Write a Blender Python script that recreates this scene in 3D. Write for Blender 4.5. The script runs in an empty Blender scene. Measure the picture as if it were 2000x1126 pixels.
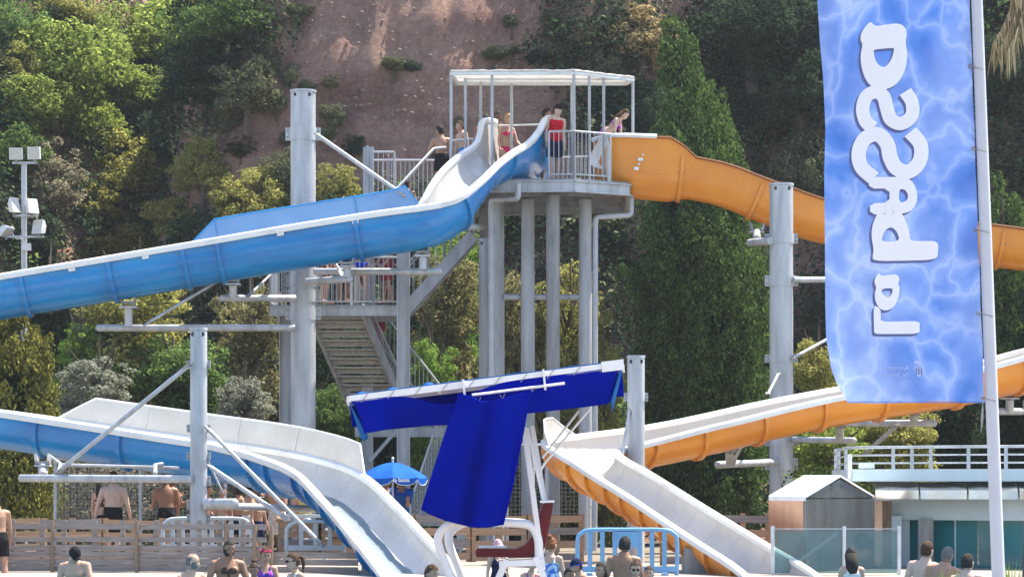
import bpy, bmesh, math, random
import numpy as np
from mathutils import Vector, Matrix, noise
R = math.radians
random.seed(7); rng = np.random.default_rng(7)
SC = bpy.context.scene
COL = SC.collection
# ------------------------------------------------------------------ camera, sky, sun, exposure
F = 5160.0            # focal length in photo pixels
HC = 1.5              # eye height above the pool deck
HY = 945.0            # picture row of the horizon (level camera, shifted lens)
cam = bpy.data.cameras.new('camera'); camo = bpy.data.objects.new('camera', cam); COL.objects.link(camo)
cam.sensor_width = 36.0; cam.lens = 36.0 * F / 2000.0
cam.shift_y = (HY - 563.0) / 2000.0
cam.clip_start = 0.5; cam.clip_end = 600
camo.location = (0, 0, HC); camo.rotation_euler = (R(90), 0, 0)
SC.camera = camo
SUN_AZ, SUN_EL = 58.0, 63.0      # azimuth measured from +Y (view direction) towards +X
W = bpy.data.worlds.new('World'); SC.world = W; W.use_nodes = True
nt = W.node_tree; nt.nodes.clear()
sky = nt.nodes.new('ShaderNodeTexSky'); sky.sky_type = 'NISHITA'; sky.sun_disc = False
sky.sun_elevation = R(SUN_EL); sky.sun_rotation = R(SUN_AZ); sky.air_density = 1.0; sky.dust_density = 1.0
bgn = nt.nodes.new('ShaderNodeBackground'); bgn.inputs[1].default_value = 0.15
wo = nt.nodes.new('ShaderNodeOutputWorld')
nt.links.new(sky.outputs[0], bgn.inputs[0]); nt.links.new(bgn.outputs[0], wo.inputs[0])
sl = bpy.data.lights.new('sun', 'SUN'); sl.energy = 5.0; sl.angle = R(0.5); sl.color = (1.0, 0.93, 0.80)
so = bpy.data.objects.new('sun', sl); COL.objects.link(so)
sd = Vector((math.sin(R(SUN_AZ))*math.cos(R(SUN_EL)), math.cos(R(SUN_AZ))*math.cos(R(SUN_EL)), math.sin(R(SUN_EL))))
so.rotation_euler = (-sd).to_track_quat('-Z', 'Y').to_euler(); so.location = (30, 40, 60)
SC.view_settings.view_transform = 'Standard'; SC.view_settings.look = 'None'
SC.view_settings.exposure = 1.3; SC.view_settings.gamma = 1.0
SC.view_settings.use_curve_mapping = False
SC.cycles.max_bounces = 4; SC.cycles.transparent_max_bounces = 8; SC.cycles.diffuse_bounces = 2; SC.cycles.transmission_bounces = 4
SC.cycles.caustics_reflective = False; SC.cycles.caustics_refractive = False

def P(px, py, Y):
    return Vector(((px-1000.0)*Y/F, Y, HC + (HY-py)*Y/F))
def mpp(Y): return Y/F          # metres per photo pixel at distance Y

# ------------------------------------------------------------------ materials
TMP = bpy.data.scenes.new('scratch')          # small scratch scene: quick modifier evaluation, removed at the end
def evaluated(o):
    TMP.collection.objects.link(o); vl = TMP.view_layers[0]; vl.update(); me = bpy.data.meshes.new_from_object(o.evaluated_get(vl.depsgraph)); bpy.data.objects.remove(o); return me
def srgb(r, g, b):
    def c(v):
        v /= 255.0
        return v/12.92 if v <= 0.04045 else ((v+0.055)/1.055)**2.4
    return (c(r), c(g), c(b), 1.0)
def N(nt, t, **kw):
    n = nt.nodes.new(t)
    for k, v in kw.items():
        if k in n.inputs: n.inputs[k].default_value = v
        else: setattr(n, k, v)
    return n
def mat(name, col, rough=0.5, metal=0.0, var=0.25, scale=3.0, col2=None, bump=0.0, bscale=40.0, stretch=(1,1,1),
        coat=0.0, transl=0.0, spec=0.5, isl=0.0, detail=5.0, rvar=0.0, sharp=None):
    m = bpy.data.materials.new(name); m.use_nodes = True
    t = m.node_tree; b = t.nodes['Principled BSDF']; L = t.links.new
    b.inputs['Roughness'].default_value = rough; b.inputs['Metallic'].default_value = metal
    b.inputs['Coat Weight'].default_value = coat; b.inputs['Specular IOR Level'].default_value = spec
    tc = N(t, 'ShaderNodeTexCoord'); mp = N(t, 'ShaderNodeMapping'); mp.inputs['Scale'].default_value = stretch
    L(tc.outputs['Object'], mp.inputs[0])
    c1 = tuple(col[:3])+(1,)
    if col2 is None: c2 = tuple(min(1, x*(1-var)) for x in col[:3])+(1,)
    else: c2 = tuple(col2[:3])+(1,)
    nz = N(t, 'ShaderNodeTexNoise', Scale=scale, Detail=detail, Roughness=0.6); L(mp.outputs[0], nz.inputs['Vector'])
    rp = N(t, 'ShaderNodeValToRGB'); L(nz.outputs['Fac'], rp.inputs[0])
    lo, hi = sharp if sharp else (0.33, 0.67)
    rp.color_ramp.elements[0].position = lo; rp.color_ramp.elements[0].color = c2
    rp.color_ramp.elements[1].position = hi; rp.color_ramp.elements[1].color = c1
    out = rp.outputs[0]
    if isl > 0:
        g = N(t, 'ShaderNodeNewGeometry'); hs = N(t, 'ShaderNodeHueSaturation')
        mr = N(t, 'ShaderNodeMapRange'); mr.inputs[3].default_value = 1-isl; mr.inputs[4].default_value = 1+isl
        L(g.outputs['Random Per Island'], mr.inputs[0]); L(mr.outputs[0], hs.inputs['Value']); L(out, hs.inputs['Color'])
        mh = N(t, 'ShaderNodeMapRange'); mh.inputs[3].default_value = 0.485; mh.inputs[4].default_value = 0.515
        mm = N(t, 'ShaderNodeMath', operation='FRACT'); m2 = N(t, 'ShaderNodeMath', operation='MULTIPLY'); m2.inputs[1].default_value = 7.31
        L(g.outputs['Random Per Island'], m2.inputs[0]); L(m2.outputs[0], mm.inputs[0]); L(mm.outputs[0], mh.inputs[0]); L(mh.outputs[0], hs.inputs['Hue'])
        out = hs.outputs[0]
    L(out, b.inputs['Base Color'])
    if rvar > 0:
        n3 = N(t, 'ShaderNodeTexNoise', Scale=scale*2.3, Detail=4.0); L(mp.outputs[0], n3.inputs['Vector'])
        mr = N(t, 'ShaderNodeMapRange'); mr.inputs[3].default_value = max(0, rough-rvar); mr.inputs[4].default_value = min(1, rough+rvar)
        L(n3.outputs['Fac'], mr.inputs[0]); L(mr.outputs[0], b.inputs['Roughness'])
    if bump > 0:
        n2 = N(t, 'ShaderNodeTexNoise', Scale=bscale, Detail=4.0); L(mp.outputs[0], n2.inputs['Vector'])
        bp = N(t, 'ShaderNodeBump', Strength=bump, Distance=0.02); L(n2.outputs['Fac'], bp.inputs['Height']); L(bp.outputs[0], b.inputs['Normal'])
    if transl > 0:
        tr = N(t, 'ShaderNodeBsdfTranslucent'); L(out, tr.inputs[0])
        mx = N(t, 'ShaderNodeMixShader'); mx.inputs[0].default_value = transl
        o = t.nodes['Material Output']; L(b.outputs[0], mx.inputs[1]); L(tr.outputs[0], mx.inputs[2]); L(mx.outputs[0], o.inputs[0])
    return m
M = {}
M['steel'] = mat('galvanised_steel', (0.49,0.50,0.52), 0.5, 0.2, scale=1.5, col2=(0.29,0.295,0.305), bump=0.08, stretch=(3.2,3.2,0.45), rvar=0.15, sharp=(0.28,0.62), detail=8)
M['steel_old'] = mat('weathered_steel', (0.34,0.335,0.33), 0.6, 0.2, scale=2.2, col2=(0.20,0.19,0.19), bump=0.1, stretch=(3,3,0.5), rvar=0.15)
M['steel_white'] = mat('white_painted_steel', (0.72,0.72,0.70), 0.5, 0.0, scale=3, col2=(0.52,0.51,0.48), sharp=(0.25,0.6))
M['mast'] = mat('pale_grey_mast', (0.52,0.54,0.60), 0.4, scale=3, col2=(0.46,0.48,0.53))
M['pvc'] = mat('grey_plastic_pipe', (0.50,0.51,0.54), 0.45, scale=2, col2=(0.40,0.41,0.44))
M['blue'] = mat('blue_gelcoat', (0.004,0.26,0.62), 0.26, scale=0.7, col2=(0.002,0.155,0.45), coat=0.25, bump=0.03, bscale=6, stretch=(1,1,2.2), rvar=0.12)
M['blue_pale'] = mat('sun_glow_blue_gelcoat', (0.34,0.56,0.82), 0.35, scale=1.2, col2=(0.27,0.48,0.76), coat=0.2, transl=0.5)  # paler base stands for sunlight glowing through the screen
M['white'] = mat('white_gelcoat', (0.80,0.775,0.73), 0.3, scale=1.1, col2=(0.68,0.64,0.58), coat=0.3, bump=0.03, bscale=5, transl=0.32, rvar=0.1)
M['rim'] = mat('white_rim_gelcoat', (0.80,0.79,0.77), 0.4, scale=2.0, col2=(0.62,0.60,0.58), sharp=(0.25,0.5))
M['orange'] = mat('orange_gelcoat', (0.88,0.32,0.03), 0.3, scale=0.8, col2=(0.74,0.24,0.02), coat=0.25, bump=0.03, bscale=5, rvar=0.1)
M['orange_dark'] = mat('dark_orange_rim', (0.36,0.13,0.03), 0.5, scale=4)
M['royal'] = mat('royal_blue_canvas', (0.0001,0.009,0.32), 0.95, scale=2.2, col2=(0.0001,0.005,0.23), bump=0.35, bscale=14, spec=0.02, transl=0.10)
M['azure'] = mat('azure_canvas', (0.01,0.16,0.50), 0.85, scale=5, bump=0.1, bscale=120, spec=0.1, transl=0.35)
M['chair_white'] = mat('white_plastic_frame', (0.80,0.79,0.79), 0.35, scale=4, col2=(0.66,0.65,0.64), sharp=(0.2,0.5), bump=0.03)
M['red_plastic'] = mat('dark_red_plastic', (0.12,0.004,0.009), 0.45, scale=6, col2=(0.08,0.003,0.006), spec=0.25)
M['wood_grey'] = mat('weathered_grey_planks', (0.33,0.28,0.25), 0.8, scale=3, col2=(0.20,0.165,0.15), bump=0.3, bscale=18, stretch=(0.5,6,9), rvar=0.1)
M['wood_warm'] = mat('sunlit_pine_boards', (0.50,0.32,0.19), 0.75, scale=3, col2=(0.33,0.19,0.10), bump=0.3, bscale=18, stretch=(0.5,6,9))
M['wood_post'] = mat('brown_timber_post', (0.30,0.21,0.13), 0.75, scale=4, col2=(0.17,0.11,0.07), stretch=(6,6,0.6))
M['plastic_blue'] = mat('pale_blue_plastic_barrier', (0.20,0.42,0.66), 0.4, scale=4, col2=(0.15,0.34,0.56), transl=0.1)
M['plastic_grey'] = mat('pale_grey_plastic_barrier', (0.50,0.56,0.60), 0.45, scale=4, col2=(0.42,0.48,0.52))
M['concrete'] = mat('pale_deck_paving', (0.34,0.29,0.25), 0.8, scale=2.0, col2=(0.24,0.205,0.175), bump=0.2, bscale=25)
M['soil'] = mat('trodden_soil', (0.24,0.19,0.14), 0.95, scale=1.5, col2=(0.13,0.11,0.07), bump=0.4, bscale=12)
M['coppery'] = mat('cliff_tinted_steel_sheet', (0.62,0.41,0.30), 0.38, 0.85, scale=2, col2=(0.45,0.28,0.20), stretch=(1,1,0.3), rvar=0.12)  # brown base paints the cliff's reflection into a steel sheet
M['steel_sheet'] = mat('stained_steel_sheet', (0.20,0.22,0.235), 0.3, 0.7, scale=1.3, col2=(0.12,0.12,0.12), stretch=(1.5,1.5,0.35), rvar=0.12)  # dark base paints dark reflections into the steel; streaks are stains
M['awning'] = mat('polished_steel_awning', (0.62,0.58,0.54), 0.22, 0.95, scale=1.2, col2=(0.45,0.40,0.37), rvar=0.12)
M['render_white'] = mat('shade_tinted_white_render', (0.60,0.70,0.73), 0.7, scale=1.5, col2=(0.50,0.60,0.63), bump=0.1, stretch=(1,1,0.4))  # white walls; their bluish shade is put into the base colour
M['teal'] = mat('teal_film_glass', (0.015,0.22,0.25), 0.12, scale=0.8, col2=(0.008,0.17,0.20), spec=0.7)
M['dark'] = mat('dark_recess', (0.03,0.032,0.035), 0.6)
M['black'] = mat('black_fabric', (0.012,0.012,0.015), 0.8)
M['navy'] = mat('navy_fabric', (0.012,0.016,0.05), 0.8)
M['lamp_white'] = mat('white_lamp_housing', (0.75,0.74,0.72), 0.4, scale=6)
M['lamp_glass'] = mat('ribbed_lamp_glass', (0.62,0.58,0.52), 0.15, scale=30)
M['bark'] = mat('bark', (0.13,0.095,0.07), 0.9, scale=6, col2=(0.06,0.045,0.035), bump=0.4, bscale=15, stretch=(3,3,0.6))
M['wire'] = mat('grey_wire', (0.33,0.33,0.33), 0.5, 0.4)
M['umb'] = mat('bright_blue_parasol_cloth', (0.012,0.14,0.62), 0.8, scale=4, spec=0.15, transl=0.25)
M['print'] = mat('white_print', (0.75,0.78,0.85), 0.8, var=0.1, spec=0.1)
M['shade_cloth'] = mat('white_shade_cloth', (0.66,0.64,0.60), 0.9, scale=5, transl=0.3, spec=0.1)
def leafmat(name, c, c2, tl=0.5, isl=0.35):
    m = bpy.data.materials.new(name); m.use_nodes = True; t = m.node_tree; L = t.links.new; t.nodes.remove(t.nodes['Principled BSDF'])
    g = N(t, 'ShaderNodeNewGeometry'); rp = N(t, 'ShaderNodeValToRGB'); L(g.outputs['Random Per Island'], rp.inputs[0]); e = rp.color_ramp.elements
    k1, k2 = 2.3, 1.5
    e[0].position = 0; e[0].color = tuple(x*k2*(1-isl*0.6) for x in c2)+(1,); e[1].position = 1; e[1].color = tuple(min(0.7, x*k1*(1+isl*0.5)) for x in c)+(1,)
    q = e.new(0.5); q.color = tuple((x*k2+y*k1)*0.5 for x, y in zip(c2, c))+(1,)
    d = N(t, 'ShaderNodeBsdfDiffuse'); tr = N(t, 'ShaderNodeBsdfTranslucent'); mx = N(t, 'ShaderNodeMixShader'); mx.inputs[0].default_value = tl
    L(rp.outputs[0], d.inputs[0]); L(rp.outputs[0], tr.inputs[0]); L(d.outputs[0], mx.inputs[1]); L(tr.outputs[0], mx.inputs[2]); L(mx.outputs[0], t.nodes['Material Output'].inputs[0])
    return m
LM = dict(
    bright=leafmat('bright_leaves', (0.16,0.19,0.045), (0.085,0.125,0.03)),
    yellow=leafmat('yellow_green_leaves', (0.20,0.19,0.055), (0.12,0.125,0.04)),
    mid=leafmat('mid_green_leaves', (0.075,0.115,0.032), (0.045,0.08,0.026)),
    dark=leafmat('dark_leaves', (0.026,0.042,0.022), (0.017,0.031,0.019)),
    silver=leafmat('silvery_leaves', (0.165,0.17,0.135), (0.10,0.11,0.08)),
    olive=leafmat('olive_leaves', (0.15,0.135,0.06), (0.085,0.085,0.038)),
    grey=leafmat('grey_brown_leaves', (0.16,0.145,0.10), (0.095,0.09,0.06)),
    cypress=leafmat('cypress_foliage', (0.062,0.098,0.026), (0.022,0.042,0.014), 0.3, 0.4),
    thuja=leafmat('thuja_foliage', (0.13,0.12,0.03), (0.065,0.08,0.022), 0.2, 0.4),
    scrub=leafmat('dusty_scrub_leaves', (0.085,0.09,0.045), (0.055,0.065,0.035), 0.2),
    dry=leafmat('dry_scrub_leaves', (0.22,0.17,0.085), (0.14,0.11,0.055), 0.2),
    lime=leafmat('lime_leaves', (0.12,0.18,0.035), (0.075,0.13,0.028)),
    palm=leafmat('dead_palm_leaf', (0.28,0.20,0.11), (0.16,0.11,0.06), 0.1))
SKIN = [mat('skin_%d' % i, c, 0.5, scale=9, col2=tuple(x*0.82 for x in c), spec=0.35, rvar=0.08) for i, c in enumerate(
    [(0.56,0.34,0.24), (0.44,0.25,0.165), (0.32,0.165,0.10), (0.19,0.095,0.06), (0.62,0.42,0.33)])]
HAIR = {'black': mat('black_hair', (0.014,0.011,0.010), 0.75, scale=20, col2=(0.03,0.024,0.02), stretch=(3,3,0.4), spec=0.2),
        'brown': mat('brown_hair', (0.07,0.035,0.018), 0.75, scale=20, stretch=(3,3,0.4), spec=0.2),
        'blond': mat('blond_hair', (0.42,0.25,0.10), 0.75, scale=20, stretch=(3,3,0.4), spec=0.2),
        'red': mat('red_hair', (0.22,0.08,0.03), 0.75, scale=20, stretch=(3,3,0.4), spec=0.2),
        'grey': mat('grey_hair', (0.16,0.15,0.14), 0.8, scale=20, spec=0.2)}
CLOTH = {}
def cloth(n, c, **k):
    if n not in CLOTH: CLOTH[n] = mat(n+'_cloth', c, 0.85, var=0.3, scale=12, spec=0.12, bump=0.1, bscale=60, **k)
    return CLOTH[n]
for n, c in dict(black=(0.015,0.015,0.018), navy=(0.012,0.018,0.06), red=(0.62,0.012,0.03), pink=(0.75,0.03,0.17), royal=(0.01,0.05,0.5),
                 polo=(0.012,0.10,0.36), white=(0.75,0.75,0.75), palepink=(0.75,0.42,0.46), brownred=(0.16,0.03,0.02), maroon=(0.30,0.03,0.04), blue=(0.03,0.2,0.6)).items(): cloth(n, c)
cloth('floral', (0.04,0.05,0.32), col2=(0.30,0.05,0.35), sharp=(0.45,0.52)); cloth('purple', (0.50,0.06,0.42), col2=(0.16,0.03,0.35), sharp=(0.45,0.55))
cloth('bluewhite', (0.62,0.68,0.8), col2=(0.05,0.16,0.5), sharp=(0.45,0.55))

# ------------------------------------------------------------------ builders
class MB:
    def __init__(s): s.v = []; s.f = []; s.mi = []
    def add(s, verts, faces, mi=0):
        o = len(s.v); s.v += [tuple(p) for p in verts]; s.f += [tuple(i+o for i in f) for f in faces]; s.mi += [mi]*len(faces); return s
    def frame_box(s, c, ax, ay, az, mi=0):
        c = Vector(c); q = []
        for sz in (-1,1):
            for sx, sy in ((-1,-1),(1,-1),(1,1),(-1,1)): q.append(c+ax*sx+ay*sy+az*sz)
        return s.add(q, [(3,2,1,0),(4,5,6,7),(0,1,5,4),(1,2,6,5),(2,3,7,6),(3,0,4,7)], mi)
    def box(s, c, size, rz=0, mi=0):
        m = Matrix.Rotation(rz, 3, 'Z')
        return s.frame_box(c, m @ Vector((size[0]/2,0,0)), m @ Vector((0,size[1]/2,0)), Vector((0,0,size[2]/2)), mi)
    def bar(s, p, q, w, h=None, up=Vector((0,0,1)), mi=0):
        p = Vector(p); q = Vector(q); h = h or w; d = q-p; t = d.normalized()
        a = t.cross(up)
        if a.length < 1e-3: a = t.cross(Vector((1,0,0)))
        a.normalize(); u = a.cross(t).normalized()
        return s.frame_box((p+q)/2, d/2, a*(w/2), u*(h/2), mi)
    def loft(s, rings, cap=True, closed=True, mi=0):
        n = len(rings[0]); v = [p for r in rings for p in r]; f = []
        for i in range(len(rings)-1):
            for j in range(n if closed else n-1):
                k = (j+1) % n; f.append((i*n+j, i*n+k, (i+1)*n+k, (i+1)*n+j))
        if cap and closed:
            f.append(tuple(reversed(range(n)))); f.append(tuple((len(rings)-1)*n+j for j in range(n)))
        return s.add(v, f, mi)
    def tube(s, pts, r, n=12, mi=0, cap=True):
        pts = [Vector(p) for p in pts]; rs = r if isinstance(r, (list, tuple)) else [r]*len(pts); rings = []; prev = None
        for i, p in enumerate(pts):
            t = (pts[min(i+1, len(pts)-1)] - pts[max(i-1, 0)]).normalized()
            if prev is None:
                a = t.cross(Vector((0,0,1)))
                if a.length < 1e-3: a = Vector((1,0,0))
            else: a = prev - t*prev.dot(t)
            a.normalize(); prev = a; b = t.cross(a)
            rings.append([p + (a*math.cos(k*2*math.pi/n) + b*math.sin(k*2*math.pi/n))*rs[i] for k in range(n)])
        return s.loft(rings, cap, True, mi)
    def ell(s, c, rx, ry, rz, rot=None, nu=12, nv=8, mi=0):
        c = Vector(c); rings = []
        for i in range(nv+1):
            th = math.pi*(i+0.02)/(nv+0.04); row = []
            for j in range(nu):
                a = 2*math.pi*j/nu; p = Vector((rx*math.sin(th)*math.cos(a), ry*math.sin(th)*math.sin(a), -rz*math.cos(th)))
                row.append(c + (rot @ p if rot else p))
            rings.append(row)
        return s.loft(rings, True, True, mi)
    def poly(s, pts, mi=0): return s.add(pts, [tuple(range(len(pts)))], mi)
    def prism(s, pts, d, mi=0):
        n = len(pts); a = [Vector(p) for p in pts]; b = [p+Vector(d) for p in a]
        return s.add(a+b, [tuple(reversed(range(n))), tuple(range(n, 2*n))] + [(i, (i+1) % n, (i+1) % n+n, i+n) for i in range(n)], mi)
    def mesh(s, name, mats, smooth=False, origin=Vector((0,0,0)), angle=40):
        me = bpy.data.meshes.new(name); o = Vector(origin)
        me.from_pydata([tuple(Vector(p)-o) for p in s.v], [], s.f)
        for m in (mats if isinstance(mats, (list, tuple)) else [mats]): me.materials.append(m)
        me.polygons.foreach_set('material_index', s.mi)
        bm = bmesh.new(); bm.from_mesh(me); bmesh.ops.recalc_face_normals(bm, faces=bm.faces)
        if smooth:
            for fc in bm.faces: fc.smooth = True
            for e in bm.edges:
                if len(e.link_faces) == 2 and e.calc_face_angle(0) > R(angle): e.smooth = False
        bm.to_mesh(me); bm.free(); me.update(); return me
    def build(s, name, mats, parent=None, smooth=False, angle=40):
        org = wloc(parent) if parent else Vector((0,0,0))
        ob = bpy.data.objects.new(name, s.mesh(name, mats, smooth, org, angle)); COL.objects.link(ob)
        if parent: ob.parent = parent
        return ob
def wloc(o):
    v = Vector((0,0,0))
    while o: v += o.location; o = o.parent
    return v
def tag(o, label=None, cat=None, group=None, kind=None):
    if label: o['label'] = label
    if cat: o['category'] = cat
    if group: o['group'] = group
    if kind: o['kind'] = kind
    return o
def thing(name, label, cat, loc=(0,0,0), group=None):
    o = bpy.data.objects.new(name, None); COL.objects.link(o); o.location = loc; o.empty_display_size = 0.2
    return tag(o, label, cat, group)
def rawobj(name, verts, faces, m, parent=None, smooth=False):
    me = bpy.data.meshes.new(name); verts = np.asarray(verts, np.float32)
    faces = np.asarray(faces, np.int32); k = faces.shape[1]
    me.vertices.add(len(verts)); me.vertices.foreach_set('co', verts.ravel())
    me.loops.add(faces.size); me.loops.foreach_set('vertex_index', faces.ravel())
    me.polygons.add(len(faces)); me.polygons.foreach_set('loop_start', np.arange(0, faces.size, k, dtype=np.int32))
    me.materials.append(m); me.update(calc_edges=True); me.validate()
    if smooth: me.polygons.foreach_set('use_smooth', np.ones(len(faces), bool))
    o = bpy.data.objects.new(name, me); COL.objects.link(o)
    if parent: o.parent = parent
    return o
def catmull(pts, n):
    pts = [np.asarray(p, float) for p in pts]; out = []
    q = [2*pts[0]-pts[1]] + pts + [2*pts[-1]-pts[-2]]
    for i in range(1, len(q)-2):
        for k in range(n):
            t = k/n; a, b, c, d = q[i-1], q[i], q[i+1], q[i+2]
            out.append(0.5*((2*b)+(-a+c)*t+(2*a-5*b+4*c-d)*t*t+(-a+3*b-3*c+d)*t**3))
    out.append(pts[-1]); return out
def smooth01(a, b, x):
    t = min(1, max(0, (x-a)/(b-a))); return t*t*(3-2*t)
# ------------------------------------------------------------------ the setting: hill, ground, pool
PD = [0,5,9,13.1,17,24,40,70]; PZ = [0,2.0,5.5,19.6,20.0,20.4,20.6,20.6]  # unseen crest shaped low so the sun reaches the left trees
def hill_y0(x):
    y = 71.0 + 0.5*math.sin(x*0.35) + 6.0*math.exp(-((x+13.2)/2.6)**2) + 3.0*smooth01(3.0, 7.5, x)
    return y - 3.0*smooth01(-15.5, -19.5, x)
PZL = [0,1.6,4.2,8.9,13.5,21.0,22.5,22.5]      # the wooded left flank is less steep than the cliff
def hz(x, d):
    k = smooth01(-9.0, -12.5, x); return float(np.interp(d, PD, PZ))*(1-k) + float(np.interp(d, PD, PZL))*k
def gz(x, y):
    return hz(x, y-hill_y0(x))
def hit(px, py):
    y = 60.0
    while y < 140:
        p = P(px, py, y)
        if gz(p.x, y) >= p.z: return y
        y += 0.15
    return 120.0
def cliff_side(px, py):
    if py > 400: return False
    l = np.interp(py, [-300,0,80,170,260,330,420,500], [560,545,530,505,430,395,420,480])
    r = np.interp(py, [-300,0,80,170,260,330,420,500], [1040,1040,1060,1080,1130,1180,1200,1200])
    return l < px < r
def earth_material():
    m = bpy.data.materials.new('red_earth_cliff'); m.use_nodes = True
    t = m.node_tree; b = t.nodes['Principled BSDF']; L = t.links.new; b.inputs['Roughness'].default_value = 0.95
    b.inputs['Specular IOR Level'].default_value = 0.15
    tc = N(t, 'ShaderNodeTexCoord'); mp = N(t, 'ShaderNodeMapping'); mp.inputs['Scale'].default_value = (0.30,0.30,1.5); L(tc.outputs['Object'], mp.inputs[0])
    n1 = N(t, 'ShaderNodeTexNoise', Scale=0.55, Detail=8.0, Roughness=0.65); L(mp.outputs[0], n1.inputs['Vector'])
    rp = N(t, 'ShaderNodeValToRGB'); L(n1.outputs['Fac'], rp.inputs[0]); e = rp.color_ramp.elements
    e[0].position = 0.32; e[0].color = (0.30,0.165,0.135,1); e[1].position = 0.70; e[1].color = (0.60,0.39,0.29,1)
    k = e.new(0.5); k.color = (0.47,0.275,0.215,1)
    n2 = N(t, 'ShaderNodeTexNoise', Scale=6.0, Detail=8.0, Roughness=0.78); L(tc.outputs['Object'], n2.inputs['Vector'])
    mx = N(t, 'ShaderNodeMixRGB', blend_type='OVERLAY'); mx.inputs[0].default_value = 0.95; L(rp.outputs[0], mx.inputs[1]); L(n2.outputs['Fac'], mx.inputs[2])
    vo = N(t, 'ShaderNodeTexVoronoi', Scale=5.0); L(tc.outputs['Object'], vo.inputs['Vector'])
    pr = N(t, 'ShaderNodeValToRGB'); L(vo.outputs['Distance'], pr.inputs[0]); pr.color_ramp.elements[0].position = 0.10; pr.color_ramp.elements[0].color = (1,1,1,1)
    pr.color_ramp.elements[1].position = 0.22; pr.color_ramp.elements[1].color = (0,0,0,1)
    vn = N(t, 'ShaderNodeTexNoise', Scale=0.8, Detail=3.0); L(tc.outputs['Object'], vn.inputs['Vector'])
    ms = N(t, 'ShaderNodeMath', operation='MULTIPLY'); L(pr.outputs[0], ms.inputs[0]); L(vn.outputs['Fac'], ms.inputs[1])
    m2 = N(t, 'ShaderNodeMixRGB'); L(ms.outputs[0], m2.inputs[0]); L(mx.outputs[0], m2.inputs[1]); m2.inputs[2].default_value = (0.60,0.48,0.41,1)
    L(m2.outputs[0], b.inputs['Base Color'])
    bp = N(t, 'ShaderNodeBump', Strength=1.0, Distance=0.3); L(n2.outputs['Fac'], bp.inputs['Height'])
    b2 = N(t, 'ShaderNodeBump', Strength=0.6, Distance=0.08); L(ms.outputs[0], b2.inputs['Height']); L(bp.outputs[0], b2.inputs['Normal'])
    L(b2.outputs[0], b.inputs['Normal'])
    return m
M['earth'] = earth_material()
xs = np.arange(-46, 46.01, 0.24); xs = xs[(xs > -26) | (np.arange(len(xs)) % 4 == 0)]; xs = xs[(xs < 24) | (np.arange(len(xs)) % 4 == 0)]
ds = np.concatenate([np.arange(-3, 4, 0.8), np.arange(4, 19, 0.17), np.arange(19, 70, 1.5)])
tv = []
for d in ds:
    for x in xs:
        y = hill_y0(x)+d; z = hz(x, d)
        if d > 1:
            k = smooth01(1, 9, d)
            n = noise.fractal(Vector((x*0.22, d*0.13, z*0.16)), 1.0, 2.0, 5)
            g = noise.noise(Vector((x*1.5, 3.1, z*0.28)))       # run-off gullies
            s = noise.noise(Vector((x*0.12, 7.7, z*1.1)))       # strata
            g2_ = noise.noise(Vector((x*2.9, 1.7, z*1.3))); s3 = abs(noise.noise(Vector((x*0.25, 4.2, z*0.9)))); y += k*(0.42*n + 0.30*g + 0.20*g2_ - 0.30*s + 0.45*s3) ; z += k*(0.35*n + 0.10*noise.noise(Vector((x*2.2, d*2.2, 9))))
        tv.append((x, y, max(z, -0.3) if d > -1 else -0.3))
nx = len(xs); tf = [(j*nx+i, j*nx+i+1, (j+1)*nx+i+1, (j+1)*nx+i) for j in range(len(ds)-1) for i in range(nx-1)]
hill = rawobj('hill', tv, tf, M['earth'], smooth=True); tag(hill, 'eroded red earth cliff of the hillside behind the slides', kind='structure')
# ground sheet behind the deck, out to the horizon on all sides of the pool
g = MB()
for (x0, x1, y0, y1) in ((-110,110,51.5,150), (-110,110,-30,-12), (-110,-60,-12,51.5), (60,110,-12,51.5)):
    g.poly([(x0,y0,-0.02),(x1,y0,-0.02),(x1,y1,-0.02),(x0,y1,-0.02)])
tag(g.build('ground', M['soil']), 'trodden soil and lawn ground around the pool', kind='structure')
d = MB()
for (x0, x1, y0, y1) in ((-60,60,42.6,51.5), (-60,60,-12,28.6), (-60,-40,28.6,42.6), (40,60,28.6,42.6)):
    d.poly([(x0,y0,0),(x1,y0,0),(x1,y1,0),(x0,y1,0)])
for (x0, y0, x1, y1) in ((-40,42.6,40,42.6), (40,28.6,-40,28.6), (-40,28.6,-40,42.6), (40,42.6,40,28.6)):
    d.poly([(x0,y0,0),(x1,y1,0),(x1,y1,-1.5),(x0,y0,-1.5)])
tag(d.build('pool_deck', M['concrete']), 'pale paved deck along the pool edge', kind='structure')
M['pool_floor'] = mat('pool_tiles', (0.25,0.55,0.66), 0.5, scale=3)
d = MB(); d.poly([(-40,28.6,-1.45),(40,28.6,-1.45),(40,42.6,-1.45),(-40,42.6,-1.45)]); tag(d.build('pool_floor', M['pool_floor']), 'pale blue pool floor', kind='structure')
M['water'] = mat('pool_water', (0.05,0.17,0.24), 0.06, scale=2, bump=0.35, bscale=3.0, spec=0.6)
d = MB(); d.poly([(-40,28.6,-0.28),(40,28.6,-0.28),(40,42.6,-0.28),(-40,42.6,-0.28)]); tag(d.build('pool_water', M['water']), 'rippled pool water', kind='structure')

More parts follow.
